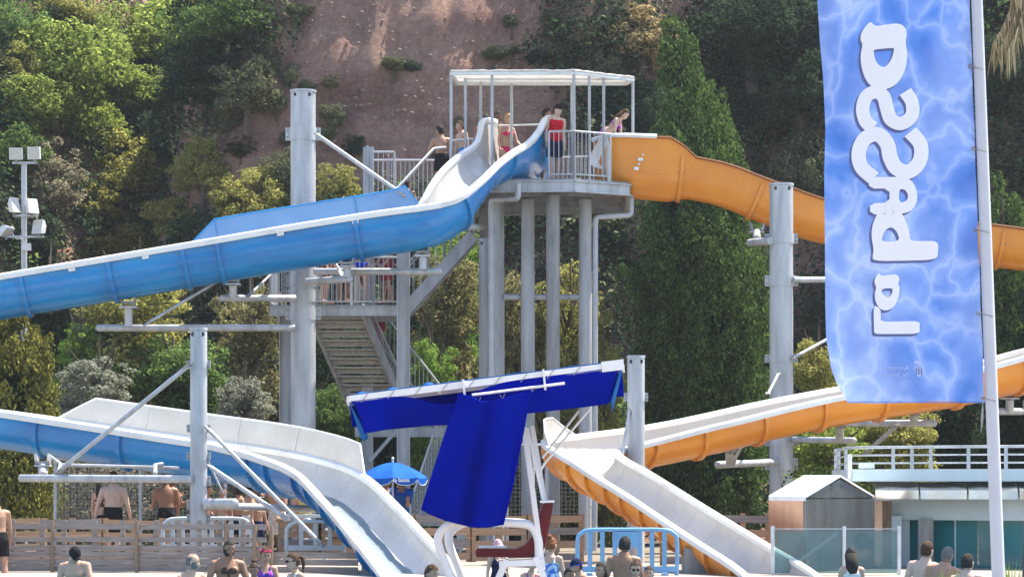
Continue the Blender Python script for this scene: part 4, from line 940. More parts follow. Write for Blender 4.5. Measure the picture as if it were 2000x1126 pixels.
def glyph_mesh(name, loops, off, dx, dy, m, parent):
    cu = bpy.data.curves.new(name, 'CURVE'); cu.dimensions = '2D'; cu.fill_mode = 'BOTH'
    for lp in loops:
        s = cu.splines.new('POLY'); s.points.add(len(lp)-1); s.use_cyclic_u = True
        for k, (x, y) in enumerate(lp): s.points[k].co = ((x+dx-1770)*0.01, -(y+dy-400)*0.01, 0, 1)
    return flat_to_banner(name, cu, off, m, parent)
def flat_to_banner(name, cu, off, m, parent, mat4=None):
    me = evaluated(bpy.data.objects.new('tmp', cu))
    bm = bmesh.new(); bm.from_mesh(me)
    if mat4: bmesh.ops.transform(bm, matrix=mat4, verts=bm.verts)
    for x in np.arange(-2, 2, 0.16): bmesh.ops.bisect_plane(bm, geom=bm.verts[:]+bm.edges[:]+bm.faces[:], plane_co=(x,0,0), plane_no=(1,0,0))
    ys = [v.co.y for v in bm.verts]
    for y in np.arange(min(ys), max(ys), 0.2): bmesh.ops.bisect_plane(bm, geom=bm.verts[:]+bm.edges[:]+bm.faces[:], plane_co=(0,y,0), plane_no=(0,1,0))
    for v in bm.verts:
        p = bpt(1770+v.co.x*100, 400-v.co.y*100, off)-bo; v.co = p
    bmesh.ops.recalc_face_normals(bm, faces=bm.faces)
    me2 = bpy.data.meshes.new(name); bm.to_mesh(me2); bm.free(); me2.materials.append(m)
    o = bpy.data.objects.new(name, me2); COL.objects.link(o); o.parent = parent; return o
for gl in GL: glyph_mesh('letter_shadow', gl, 0.003, -4.5, 5, M['letter_shadow'], ban)
for gl in GL: glyph_mesh('letter', gl, 0.006, 0, 0, M['letter'], ban)
def text(body, px, py, size, mirror, off, m, parent, name='lettering'):
    cu = bpy.data.curves.new(name, 'FONT'); cu.body = body; cu.size = size*0.01; cu.align_x = 'LEFT'
    mt = Matrix.Translation(((px-1770)*0.01, -(py-400)*0.01, 0)) @ Matrix.Diagonal((-1 if mirror else 1, 1, 1, 1))
    return flat_to_banner(name, cu, off, m, parent, mt)
text('Ajuntament', 1776, 722, 13.5, True, 0.005, M['letter_faint'], ban); text('de Sabadell', 1776, 735, 13.5, True, 0.005, M['letter_faint'], ban)
for lp in ([(1787,718),(1804,718),(1804,727),(1800,733),(1795.5,736),(1791,733),(1787,727)], [(1785,704),(1802,703),(1800,711),(1787,711)], [(1783,722),(1787,716),(1795,712),(1803,716),(1808,722),(1803,718),(1795,715),(1788,718)]):
    glyph_mesh('crest', [lp], 0.005, 0, 0, M['letter_faint'], ban)
for x in (1790,1795,1800): glyph_mesh('crest_stripe', [[(x-1,719),(x+1,719),(x+1,731),(x-1,731)]], 0.007, 0, 0, M['letter_shadow'], ban)
for py in (130,290,448,611,776):
    g = MB(); p = bpt(br(py)-4, py, 0.01); c = pb+(pt-pb)*((1126-py)/1126)
    g.tube([p+Vector((0.012*math.cos(a),0,0.012*math.sin(a))) for a in np.linspace(0,6.28,11)], 0.004, 6); g.tube([p, c+Vector((-0.03,-0.03,-0.012)), c+Vector((0.02,-0.05,-0.025))], 0.003, 5); g.build('tie_ring', M['steel_old'], ban)
g = MB(); p = bpt(1921,787,0.01); g.tube([p, p+Vector((-0.01,0,-0.1)), p+Vector((-0.012,0,-0.19)), p+Vector((0.0,0,-0.1)), p], 0.003, 5); g.build('loose_cord', M['steel'], ban)

# ------------------------------------------------------------------ lifeguard chair
YL = 26.0
ch = thing('lifeguard_chair', 'white lifeguard chair with red seat and blue canvas canopy', 'chair', (P(1000,1126,YL).x, YL, 0))
def Q(px, py, dy=0.0): return P(px, py, YL) + Vector((0, dy, 0))
def bend(pts, n=6): return [Vector(p) for p in catmull([tuple(p) for p in pts], n)]
for dy in (-0.27, 0.27):
    sx = 0 if dy < 0 else 18
    g = MB(); g.tube(bend([Q(1052,1090,dy), Q(1050,1050,dy), Q(1036,1026,dy), Q(1000,1020,dy), Q(930,1019,dy), Q(885+sx,1022,dy), Q(862+sx,1038,dy), Q(858+sx,1062,dy), Q(880+sx,1120,dy), Q(905+sx,1190,dy), Q(920+sx,1240,dy)]), 0.042, 12); g.build('arm_frame', M['chair_white'], ch, True, 70)
    g = MB(); g.bar(Q(1060,1110,dy), Q(1024,835,dy+0.0), 0.05, 0.075, Vector((0,1,0))); g.build('upright', M['chair_white'], ch)
    g = MB(); g.bar(Q(1045,1085,dy*1.02), Q(1110,1240,dy*1.02), 0.06, 0.15, Vector((0,1,0))); g.build('leg', M['chair_white'], ch)
    g = MB(); g.bar(Q(990,1090,dy*1.02), Q(925,1240,dy*1.02), 0.06, 0.12, Vector((0,1,0))); g.build('leg', M['chair_white'], ch)
    g = MB(); g.bar(Q(975,1099,dy*1.01), Q(1062,1095,dy*1.01), 0.06, 0.12, Vector((0,1,0))); g.build('side_rail', M['chair_white'], ch)
g = MB(); g.bar(Q(1040,830,0.2), Q(1068,1000,0.24), 0.045, 0.06, Vector((0,1,0))); g.bar(Q(1030,835,-0.1), Q(1063,985,-0.12), 0.03, 0.05, Vector((0,1,0))); g.build('back_stay', M['chair_white'], ch)
# ladder rungs and foot board
for py in (1150, 1200):
    g = MB(); g.bar(Q(905,py,-0.27), Q(912,py,0.27), 0.05, 0.04); g.build('rung', M['chair_white'], ch)
# seat shell: one continuous profile, swept across the width
outer = [(928,1076),(931,1070),(970,1069),(1005,1071),(1026,1062),(1042,1042),(1050,1010),(1060,983),(1078,978)]; inn = [(1080,984),(1072,1030),(1064,1066),(1054,1086),(1010,1086),(931,1086)]
pr = outer+inn; g = MB(); rings = []
for k, dy in enumerate((-0.24,-0.235,-0.22,0.22,0.235,0.24)):
    sh = (0.96,0.99,1,1,0.99,0.96)[k]; cx, cy = 1030, 1060; rings.append([Q(cx+(x-cx)*sh, cy+(y-cy)*sh, dy) for x, y in pr])
g.loft(rings, True, True); g.build('seat', M['red_plastic'], ch, True, 35)
MB().bar(Q(1055,979,0), Q(1082,978,0), 0.5, 0.02).build('back_cap', M['chair_white'], ch); MB().bar(Q(935,1067,0), Q(990,1067,0), 0.30, 0.02).build('seat_pad', M['chair_white'], ch)
# canopy frame
c0, c1 = P(682,779,YL-0.55), P(1212,712,YL-0.55); d0_, d1_ = c0+Vector((-0.06,1.1,0.0)), c1+Vector((0.06,1.1,0.0))
g = MB(); g.bar(c0, c1, 0.05, 0.065); g.bar(d0_, d1_, 0.05, 0.06); g.bar(c0, d0_, 0.05, 0.06); g.bar(c1, d1_, 0.05, 0.06)
g.bar(c1-(c1-c0)*0.07, c1+(c1-c0)*0.012, 0.08, 0.10)
for t in (0.33,0.66): g.bar(c0.lerp(c1,t), d0_.lerp(d1_,t), 0.04, 0.04)
g.build('canopy_frame', M['chair_white'], ch)
g = MB()
for t in (0.42,0.715): p = c0.lerp(c1,t)+Vector((0,-0.035,0)); g.bar(p+Vector((0,0,.05)), p+Vector((0.02,0,-.15)), 0.02, 0.085, Vector((0,1,0)))
hb0, hb1 = P(922,771,YL-0.63), P(1103,748,YL-0.63); g.tube([hb0, hb1], 0.013, 8); g.build('hanger', M['chair_white'], ch)
g = MB()
for t in np.linspace(0.06,0.94,10): # lashings of the canvas
    p = c0.lerp(c1,t); g.tube([p+Vector((0.03,-0.033,0.04)), p+Vector((0,-0.036,0)), p+Vector((-0.04,-0.034,-0.05))], 0.004, 5)
for px, py in ((935,783),(982,776),(1040,762)):
    p = P(px,py,YL-0.64); g.tube([p+Vector((-0.03,0,0.03)), p+Vector((-0.01,0,0.0)), p+Vector((0,-0.005,-0.012)), p+Vector((0.02,0,0.04))], 0.004, 5)
g.build('lashing', M['wire'], ch)
# canvas: roof, four valances
def cloth_grid(name, fn, nu, nv, m, parent):
    o = wloc(parent); v = [tuple(Vector(fn(i/nu, j/nv))-o) for j in range(nv+1) for i in range(nu+1)]
    f = [(j*(nu+1)+i, j*(nu+1)+i+1, (j+1)*(nu+1)+i+1, (j+1)*(nu+1)+i) for j in range(nv) for i in range(nu)]
    ob = rawobj(name, v, f, m, parent, True); md = ob.modifiers.new('thick', 'SOLIDIFY'); md.thickness = 0.006; return ob
def roof(u, v): p = c0.lerp(c1,u).lerp(d0_.lerp(d1_,u), v); return p+Vector((0,0,0.045-0.05*math.sin(v*3.14)*abs(math.sin(u*9.4))+0.012*noise.noise(Vector((u*9,v*5,1)))))
cloth_grid('canopy_roof', roof, 36, 12, M['azure'], ch)
def front(u, v):
    px = (684+28*v)+(528-30*v-18*v)*u; top = 779-67*u+4+30*math.exp(-((px-875)/62.0)**2)
    bot = np.interp(px, [682,712,760,830,890,960,1040,1120,1190,1212], [800,846,838,831,829,815,806,797,788,745])
    py = top+(bot-top)*v; p = P(px, py, YL-0.57+0.06*v*math.sin(u*8)+0.02*math.sin(u*25+v*3)*v); return p
cloth_grid('front_valance', front, 60, 10, M['royal'], ch)
def side_l(u, v): p = c0.lerp(d0_,u); return p+Vector((0.15*v+0.03*math.sin(u*9)*v,0,-0.03-0.30*v-0.06*v*math.sin(u*3)))
def side_r(u, v): p = c1.lerp(d1_,u); return p+Vector((-0.10*v,0.02*v,-0.02-0.36*v+0.05*math.sin(u*6)*v))
def back(u, v): p = d0_.lerp(d1_,u); return p+Vector((0.02*v,0.05*math.sin(u*13)*v,-0.02-0.22*v-0.04*v*math.sin(u*7)))
cloth_grid('side_valance', side_l, 14, 8, M['azure'], ch); cloth_grid('side_valance', side_r, 14, 8, M['azure'], ch); cloth_grid('back_valance', back, 40, 6, M['royal'], ch)
for (px, py) in ((708,772),(768,764),(838,754)): MB().ell(P(px,py,YL-0.2)+Vector((0,0,-0.01)), 0.07, 0.14, 0.05, None, 10, 6).build('canvas_fold', M['umb'], ch, True)
g = MB(); g.tube([Q(1150,800,-0.2), Q(1063,905,-0.1), Q(1050,930,0)], 0.012, 6); g.tube([Q(1132,800,0.3), Q(1060,893,0.25)], 0.012, 6); g.build('guy_rod', M['chair_white'], ch)
tl = thing('hanging_cloth', 'large royal blue cloth hanging from the lifeguard chair canopy', 'cloth', P(930,1030,YL-0.7))
def towel(u, v):
    l = np.interp(v, [0,0.3,0.7,1], [896,872,843,822]); r = np.interp(v, [0,0.3,0.7,1], [1038,1024,1003,984])
    px = l+(r-l)*u; top = np.interp(u, [0,0.15,0.3,0.6,0.85,1], [768,772,783,778,768,762]); bot = np.interp(u, [0,0.1,0.3,0.6,0.8,1], [994,1003,1016,1029,1029,1024])
    fold = 0.11*math.exp(-((u-0.42-0.12*v)/0.07)**2) - 0.05*math.exp(-((u-0.24-0.05*v)/0.12)**2) - 0.06*math.exp(-((u-0.68)/0.15)**2)+0.03*math.exp(-((u-0.92)/0.06)**2)
    return P(px, top+(bot-top)*v, YL-0.68) + Vector((0, fold*(0.35+0.9*v)*(1-0.25*v)-0.05*v+0.008*noise.noise(Vector((u*8,v*6,3))), 0))
o = cloth_grid('cloth', towel, 70, 50, M['royal'], tl)

# ------------------------------------------------------------------ parasol
YU = 53.0
pa = thing('parasol', 'bright blue parasol with white piping beside the stair foot', 'parasol', (P(767,1000,YU).x, YU, 0))
ap = P(767,902,YU); rr = 68*mpp(YU); zr = P(0,932,YU).z; ns = 8; g = MB(); pip = MB(); val = MB()
def up_(a, f): return ap+Vector((math.cos(a)*rr*f, math.sin(a)*rr*f, -(ap.z-zr)*(f**1.7)+0.0))
for k in range(ns):
    a0, a1 = 2*math.pi*(k+0.06)/ns, 2*math.pi*(k+1.06)/ns; rows = []
    for f in np.linspace(0.02,1,8): rows.append([up_(a0,f).lerp(up_(a1,f),t)+Vector((0,0,-0.02*f*math.sin(t*3.14))) for t in (0,.25,.5,.75,1)])
    g.loft(rows, False, False)
    e0, e1 = up_(a0,1), up_(a1,1); top = [e0.lerp(e1,t)+Vector((0,0,-0.02*math.sin(t*3.14))) for t in np.linspace(0,1,7)]
    bot = [p*1+Vector((0,0,-0.13*min(1,(0.35+3*min(t,1-t))))) for p, t in zip(top, np.linspace(0,1,7))]
    val.loft([top, bot], False, False); pip.tube(bot, 0.006, 5)
g.build('canopy', M['umb'], pa, True, 30); val.build('valance', M['umb'], pa); pip.build('piping', M['print'], pa)
g = MB(); g.tube([(ap.x,YU,0), ap+Vector((0,0,0.08))], 0.02, 10); g.ell(ap+Vector((0,0,0.07)), 0.03,0.03,0.04); g.build('pole', M['steel_white'], pa, True)
g = MB(); g.tube([(ap.x,YU,0), (ap.x,YU,0.10)], 0.25, 20); g.build('base', M['steel_old'], pa, True)
cu = bpy.data.curves.new('lettering', 'FONT'); cu.body = 'la bassa'; cu.size = 0.11; cu.align_x = 'CENTER'; cu.offset = 0.004
me = evaluated(bpy.data.objects.new('tmp', cu))
a = -math.pi/2+0.30; mid = up_(a, 0.985)*1.0; me.transform(Matrix.Rotation(math.pi/2, 4, 'X')); me.transform(Matrix.Rotation(0.30, 4, 'Z')); me.materials.append(M['print'])
o = bpy.data.objects.new('lettering', me); COL.objects.link(o); o.parent = pa; o.location = mid+Vector((0,-0.03,-0.09))-wloc(pa)

# ------------------------------------------------------------------ floodlight mast
fm = thing('floodlight_mast', 'slim mast with six white floodlights at the left edge', 'floodlight mast', (P(47,1000,62).x, 62, 0))
YM = 62; g = MB(); g.tube([(X(47,YM),YM,0), P(47,318,YM)], [0.085,0.065], 12); g.build('mast', M['steel'], fm, True)
for (x0, x1, y) in ((24,72,318),(26,74,421),(10,86,462)):
    g = MB(); g.bar(P(x0,y,YM-0.08), P(x1,y,YM-0.08), 0.05, 0.05); g.build('crossarm', M['steel'], fm)
for (px, py, w, h, tilt, yaw) in ((32,300,26,23,0.15,0.0),(68,299,26,24,0.1,-0.25),(27,402,20,30,-0.3,0.9),(62,404,22,30,-0.3,0.7),(12,450,26,22,0.8,1.1),(77,444,28,28,-0.2,-0.7)):
    c = P(px,py,YM-0.12); s = mpp(YM); mt = Matrix.Rotation(yaw,3,'Z') @ Matrix.Rotation(tilt,3,'X'); g = MB()
    a, b = w*s/2, h*s/2; f0 = [mt@Vector(q)+c for q in ((-a,-.07,-b),(a,-.07,-b),(a,-.07,b),(-a,-.07,b))]; f1 = [mt@Vector(q)+c for q in ((-a*.95,.0,-b*.95),(a*.95,.0,-b*.95),(a*.95,.0,b*.95),(-a*.95,.0,b*.95))]; f2 = [mt@Vector(q)+c for q in ((-a*.5,.13,-b*.6),(a*.5,.13,-b*.6),(a*.5,.13,b*.4),(-a*.5,.13,b*.4))]
    g.loft([f0,f1,f2], True, True); o = g.build('floodlight', M['lamp_white'], fm)
    g = MB(); g.add([mt@Vector(q)+c for q in ((-a*.88,-.073,-b*.88),(a*.88,-.073,-b*.88),(a*.88,-.073,b*.88),(-a*.88,-.073,b*.88))], [(0,1,2,3)]); g.build('glass', M['lamp_glass'], o)
    g = MB(); g.bar(c+Vector((0,0.03,-b)), c+Vector((0,0.03,-b-0.08)), 0.16, 0.03); g.build('bracket', M['steel_old'], o)
g = MB(); g.box(P(52,482,YM-0.12), (0.19,0.12,0.17)); g.build('junction_box', M['lamp_white'], fm)
g = MB(); g.tube(bend([P(24,455,YM-.1), P(32,466,YM-.12), P(44,466,YM-.12), P(46,480,YM-.12)]), 0.012, 6); g.build('cable', M['lamp_white'], fm)

# ------------------------------------------------------------------ timber fences
def plank(e, a, b, h, t, m, name='plank'):
    a = Vector(a)+Vector((0,random.uniform(-.008,.008),random.uniform(-.006,.006))); b = Vector(b)+Vector((0,random.uniform(-.008,.008),random.uniform(-.006,.006)))
    return MB().bar(a, b, t, h).build(name, m, e)
YW = 45.0
fe = thing('timber_fence', 'weathered grey plank fence along the pool deck at the left', 'fence', (P(300,1110,YW).x, YW, 0))
# retaining boards (fence follows the deck, slightly receding to the left)
def fy(px): return YW + (350-px)*0.0012
brk = [-60,102,267,520,700]
for r_, (z0, hh) in enumerate(((0.06,0.10),(0.18,0.10),(0.30,0.10),(0.41,0.09))):
    for a, b in zip(brk, brk[1:]):
        if a == 520 and r_ > 2: continue
        plank(fe, (X(a,fy(a))+0.006,fy(a),z0), (X(b,fy(b))-0.006,fy(b),z0), hh, 0.035, M['wood_grey'])
for (z0, hh) in ((0.56,0.085),(0.78,0.095)):
    for a, b in zip(brk[:-1], brk[1:-1]): plank(fe, (X(a,fy(a)),fy(a)-0.02,z0), (X(b,fy(b)),fy(b)-0.02,z0), hh, 0.035, M['wood_grey'], 'rail')
for px in (102,267,442,498,530):
    g = MB(); y = fy(px)-0.07; g.tube([(X(px,y),y,-0.1), (X(px,y),y,0.88 if px < 440 else 0.80)], 0.032, 8); g.build('post', M['wood_post'], fe, True)
for px in (25,83,125,185,240,305,350,390,430,475):
    g = MB(); y = fy(px)+0.03; g.box((X(px,y),y,0.62), (0.085,0.03,0.55)); g.build('picket', M['wood_grey'], fe)
# warm pine pallet fence behind
def pallets(label, px0, px1, Y, z0, z1, step_px, gap=None):
    e = thing('pallet_fence', label, 'fence', (P((px0+px1)/2,1000,Y).x, Y, 0)); px = px0; k = 0
    while px < px1:
        q = min(px+step_px, px1); tilt = random.uniform(-.03,.03)
        for z in np.linspace(z0, z1, 4):
            plank(e, (X(px,Y)+0.02,Y,z), (X(q,Y)-0.02,Y,z+tilt), 0.13, 0.025, M['wood_warm'] if (k+int(z*9)) % 4 else M['wood_grey'], 'board')
        for t in (0.04,0.5,0.96): MB().box((X(px+(q-px)*t,Y),Y+0.045,(z0+z1)/2), (0.10,0.05,z1-z0+0.18)).build('block', M['wood_warm'], e)
        px = q; k += 1
pallets('row of sunlit pine pallets behind the grey fence at the left', -40, 440, 47.5, 0.12, 0.80, 120)
pallets('sunlit pine pallets beneath the lower blue slide', 545, 700, 47.2, 0.30, 0.78, 80)
pallets('pale pallet fence behind the lifeguard chair', 700, 1140, 49.0, 0.15, 0.85, 110)
pallets('pine pallets between the orange slide and the kiosk', 1290, 1505, 48.5, 0.1, 0.88, 108)
def barrier(label, px0, px1, py0, py1, Y, m, nb):
    e = thing('plastic_barrier', label, 'barrier', (P((px0+px1)/2,py1,Y).x, Y, 0)); s = mpp(Y); a, b = X(px0,Y), X(px1,Y); zt, zb = P(0,py0,Y).z, max(0.0, P(0,py1,Y).z)
    g = MB(); g.tube(bend([(a,Y,zb), (a,Y,zt-0.18), (a+0.06,Y,zt-0.06), (a+0.22,Y,zt), ((a+b)/2,Y,zt+0.005), (b-0.22,Y,zt), (b-0.06,Y,zt-0.06), (b,Y,zt-0.18), (b,Y,zb)], 5), 0.035, 10)
    g.bar((a,Y,zb+0.10), (b,Y,zb+0.10), 0.05, 0.09); g.build('frame', m, e, True, 60)
    for k in range(1, nb+1):
        x = a+(b-a)*k/(nb+1); MB().box((x,Y,(zb+zt)/2+0.02), (0.075,0.035,zt-zb-0.1)).build('slat', m, e)
    for t in (0.12,0.88): x = a+(b-a)*t; MB().box((x,Y,max(zb-0.02,0.02)), (0.09,0.42,0.04)).build('foot', m, e)
    return e, a, b, zt, zb
barrier('pale grey plastic crowd barrier behind the grey fence, beside the short column', 318, 490, 1012, 1078, 46.8, M['plastic_grey'], 8)
barrier('pale blue-grey plastic barrier end under the lower blue slide', 560, 672, 1018, 1080, 46.4, M['plastic_grey'], 3)
e, a, b, zt, zb = barrier('pale blue plastic crowd barrier in front of the orange slide', 1128, 1322, 1034, 1130, 43.6, M['plastic_blue'], 7)
MB().box(((a+b)/2,43.58,zt-0.16), (0.34,0.04,0.26)).build('sign_plate', M['plastic_blue'], e)
# fence to the right of the left slide end and dark plinths under the slide ends
for (lb, px0, px1, py0, Y) in (('dark concrete plinth under the end of the blue slide', 706, 745, 1080, 44.3), ('dark grey plinth under the end of the orange slide', 1338, 1440, 1068, 44.6)):
    a, b = X(px0,Y), X(px1,Y); zt = P(0,py0,Y).z; g = MB(); g.prism([(a,Y,-0.02),(b,Y,-0.02),(b,Y,max(0.1,zt-0.25)),(a,Y,zt)], (0,0.9,0)); o = g.build('slide_plinth', M['steel_old']); tag(o, lb, 'plinth')
# wire mesh fences
def meshfence(label, px0, px1, py0, py1, Y, sp=0.09, rails=True):
    a, b = X(px0,Y), X(px1,Y); zt, zb = P(0,py0,Y).z, P(0,py1,Y).z; e = thing('mesh_fence', label, 'fence', ((a+b)/2, Y, 0)); g = MB(); x = a
    while x < b: g.bar((x,Y,zb), (x,Y,zt), 0.007, 0.007, Vector((0,1,0))); x += sp
    z = zb
    while z < zt: g.bar((a,Y,z), (b,Y,z), 0.007, 0.007); z += sp
    tag(g.build('wires', M['wire'], e), kind='stuff')
    for t in (0,0.5,1): g = MB(); g.tube([(a+(b-a)*t,Y,0), (a+(b-a)*t,Y,zt+0.03)], 0.035, 8); g.build('post', M['steel'], e, True)
    g = MB(); g.tube([(a,Y,zt), (b,Y,zt)], 0.025, 8); g.build('top_rail', M['steel'], e, True)
meshfence('wire mesh fence behind the hanging blue cloth and tower columns', 990, 1145, 868, 1010, 56.5)
meshfence('wire mesh fence under the lower blue slide at the left', 108, 440, 896, 1010, 55.0, 0.07)

# ------------------------------------------------------------------ pavilion on the right
pv = thing('pavilion', 'pale curved pavilion with steel awning and teal glazing at the right', 'building', (P(1850,1126,47).x, 47, 0))
def arc(px0, px1, Ym, bow, n=24, ext=0.0):
    out = []
    for k in range(n+1):
        t = k/n; px = px0+(px1-px0)*t; Y = Ym-bow*math.sin(min(1,t*1.0)*math.pi*0.62); out.append((X(px,Ym), Y-ext))
    return out
def band(name, pts, z0, z1, m, depth=3.0, parent=pv):
    g = MB(); n = len(pts); bot = [(x,y,z0) for x,y in pts]; top = [(x,y,z1) for x,y in pts]; bb = [(x,y+depth,z0) for x,y in pts]; tb = [(x,y+depth,z1) for x,y in pts]
    for k in range(n-1): g.add([bot[k],bot[k+1],top[k+1],top[k]], [(0,1,2,3)]); g.add([top[k],top[k+1],tb[k+1],tb[k]], [(0,1,2,3)]); g.add([bot[k],bot[k+1],bb[k+1],bb[k]], [(0,1,2,3)])
    for k in (0,-1): g.add([bot[k],top[k],tb[k],bb[k]], [(0,1,2,3)])
    g.add([bb[0],bb[-1],tb[-1],tb[0]], [(0,1,2,3)])
    return g.build(name, m, parent, True, 30)
YP = 48.0; zz = lambda py, Y=YP-1: P(0,py,Y).z
slab = arc(1664, 2180, YP, 1.5); band('roof_slab', slab, zz(939), zz(915), M['render_white'])
aw_px = [1702,1782,1867,1958,1985,2070,2160]
for a, b in zip(aw_px, aw_px[1:]):
    t0, t1 = (a-1664)/516+0.003, (b-1664)/516-0.003; g = MB(); rows = []
    for t in np.linspace(t0, t1, 5):
        k = t*24; i = min(23, int(k)); f = k-i; x = slab[i][0]*(1-f)+slab[i+1][0]*f; y = slab[i][1]*(1-f)+slab[i+1][1]*f
        w = 0.012*math.sin(t*60)
        rows.append([(x,y+0.25,zz(941)), (x,y-0.12+w,zz(952)+w), (x,y-0.20+w*1.5,zz(957)), (x,y-0.21-w,zz(974)), (x,y-0.17,zz(974)), (x,y+0.25,zz(946))])
    e0 = 0.006; g.loft(rows, True, True); g.build('awning_panel', M['awning'], pv, True, 25)
wall = arc(1740, 2180, YP+0.25, 1.45); band('wall_band', wall, zz(1016), zz(973)+0.05, M['render_white'], 2.5)
gx = arc(1775, 2180, YP+0.45, 1.35, 10)
for k in range(10):
    (xa,ya), (xb,yb) = gx[k], gx[k+1]; g = MB(); g.bar((xa+0.008,ya,0.62), (xb-0.008,yb,0.62), 0.03, 1.24); g.build('glass_pane', M['teal'], pv)
    if k % 2 == 0: MB().box((xa,ya-0.012,0.62), (0.025,0.05,1.24)).build('mullion', M['render_white'], pv)
for (p0, p1, m, dy) in ((1740,1760,'render_white',0.1), (1760,1775,'render_white',0.3)):
    Y = YP+dy; MB().box(((X(p0,Y)+X(p1,Y))/2,Y,0.45), (X(p1,Y)-X(p0,Y),0.2,0.95)).build('door_jamb', M[m], pv)
Y = YP+0.1; MB().box(((X(1788,Y)+X(1816,Y))/2,Y-0.35,0.42), (0.27,0.06,0.9)).build('door', M['steel_old'], pv)
MB().box(((X(1706,Y)+X(1722,Y))/2,Y-0.05,0.6), (0.14,0.14,1.2)).build('pilaster', M['coppery'], pv); MB().box(((X(1722,Y)+X(1740,Y))/2,Y,0.6), (0.17,0.2,1.2)).build('pilaster', M['wood_post'], pv)
for px in np.arange(1786,2000,27): # weep joints below the awning
    g = MB(); t = (px-1740)/440; k = t*24; i = min(23,int(k)); y = wall[i][1]-0.004; g.box((X(px,YP+0.25),y,zz(982)), (0.008,0.006,0.13)); g.build('joint', M['dark'], pv)
# roof railing: five rails on posts
rp_ = [(P(1636,0,49.9).x,50.2), (P(1642,0,49.3).x,49.6), (P(1656,0,48.7).x,49.0)] + [(x,y+0.25) for x,y in arc(1712,2180,YP,1.45,14)]
zb, zt = zz(915), zz(871); zl = [P(0,882,49.6).z, P(0,882,48.9).z]
for r_ in (0, 0.36, 0.72):
    g = MB(); g.tube([(x,y,zt-(zt-zb)*r_-((0.12,0.04,0,0)[min(k,3)])) for k, (x,y) in enumerate(rp_)], 0.024 if r_ == 0 else 0.014, 8); g.build('roof_rail', M['steel'], pv, True)
for k, (x,y) in enumerate(rp_):
    if k < 3 or k % 2 == 0 or k == 5: g = MB(); g.box((x,y+0.01,(zb+zt)/2), (0.06,0.03,zt-zb)); g.build('rail_post', M['steel'], pv)
g = MB(); g.box((X(1688,48.5),48.2,zz(908)), (0.27,0.2,0.10)); g.tube([(X(1657,48.2),48.0,zz(935)), (X(1657,48.2),48.0,zz(885))], 0.04, 10); g.build('roof_box', M['steel_white'], pv)
# kiosk with copper cliff-reflection tint on its steel front, gabled roof
kk = thing('kiosk', 'copper-tinted metal kiosk with a bright gabled roof left of the pavilion', 'kiosk', (P(1590,1126,45.5).x, 45.5, 0))
A = P(1503,975,46.3); B = P(1572,974,45.2); C2 = Vector((X(1706,47.0),47.0,B.z)); D = A+(C2-B); zk = B.z
def wallq(name, p, q, m, z0=0.0, z1=zk, t=0.04):
    g = MB(); p = Vector((p.x,p.y,0)); q = Vector((q.x,q.y,0)); g.bar(p+Vector((0,0,(z0+z1)/2)), q+Vector((0,0,(z0+z1)/2)), t, z1-z0); return g.build(name, m, kk)
wallq('front_panel', A, B-(B-A)*0.02, M['coppery']); wallq('side_wall', B, C2, M['steel_sheet']); wallq('side_wall', A, D, M['steel_sheet']); wallq('back_wall', D, C2, M['steel_sheet'])
rb = (B+C2)/2; ra = (A+D)/2; rh = Vector((0,0,0.36)); ov = (A-B).normalized()*0.03
ridb = Vector((rb.x,rb.y,zk))+rh; rida = Vector((ra.x,ra.y,zk))+rh
Az, Bz, Cz, Dz = [Vector((p.x,p.y,zk+0.02)) for p in (A,B,C2,D)]
for nm, q in (('roof_sheet', [Az+ov,Bz-ov,ridb-ov+Vector((0,0,.02)),rida+ov+Vector((0,0,.02))]), ('roof_sheet', [ridb-ov+Vector((0,0,.021)),Cz-ov,Dz+ov,rida+ov+Vector((0,0,.021))])):
    g = MB(); g.prism(q, (0,0,0.035)); g.build(nm, M['rim'], kk)
for (l, r2) in ((Bz,Cz),(Az,Dz)):
    g = MB(); m_ = (l+r2)/2+rh*0.97; g.prism([l, r2, Vector((m_.x,m_.y,zk+rh.z*0.95))], (A-B).normalized()*0.03 if l is Bz else (B-A).normalized()*0.03); g.build('gable', M['steel_sheet'], kk)
g = MB(); g.bar(Az+Vector((0,-0.03,-0.02)), Bz+Vector((0,-0.03,-0.02)), 0.03, 0.06); g.build('fascia', M['rim'], kk)
# glass screen
def glassmat():
    m = bpy.data.materials.new('tinted_screen_glass'); m.use_nodes = True; t = m.node_tree; L = t.links.new; t.nodes.remove(t.nodes['Principled BSDF'])
    tr = N(t,'ShaderNodeBsdfTransparent'); tr.inputs[0].default_value = (0.62,0.78,0.78,1); gl = N(t,'ShaderNodeBsdfGlossy', Roughness=0.05); gl.inputs[0].default_value = (0.9,0.95,0.95,1)
    df = N(t,'ShaderNodeBsdfDiffuse'); df.inputs[0].default_value = (0.20,0.33,0.36,1); m1 = N(t,'ShaderNodeMixShader'); m1.inputs[0].default_value = 0.38; L(tr.outputs[0], m1.inputs[1]); L(df.outputs[0], m1.inputs[2])
    fr = N(t,'ShaderNodeFresnel', IOR=1.45); m2 = N(t,'ShaderNodeMixShader'); L(fr.outputs[0], m2.inputs[0]); L(m1.outputs[0], m2.inputs[1]); L(gl.outputs[0], m2.inputs[2]); L(m2.outputs[0], t.nodes['Material Output'].inputs[0]); return m
M['glass'] = glassmat()
gs = thing('glass_screen', 'tinted glass windbreak on steel posts in front of the kiosk', 'glass screen', (P(1630,1126,43.8).x, 43.8, 0))
YG = 43.8; ztg = P(0,1032,YG).z
for px in (1509,1649,1756): MB().box((X(px,YG),YG,ztg/2+0.02), (0.055,0.05,ztg+0.05)).build('post', M['steel_white'], gs)
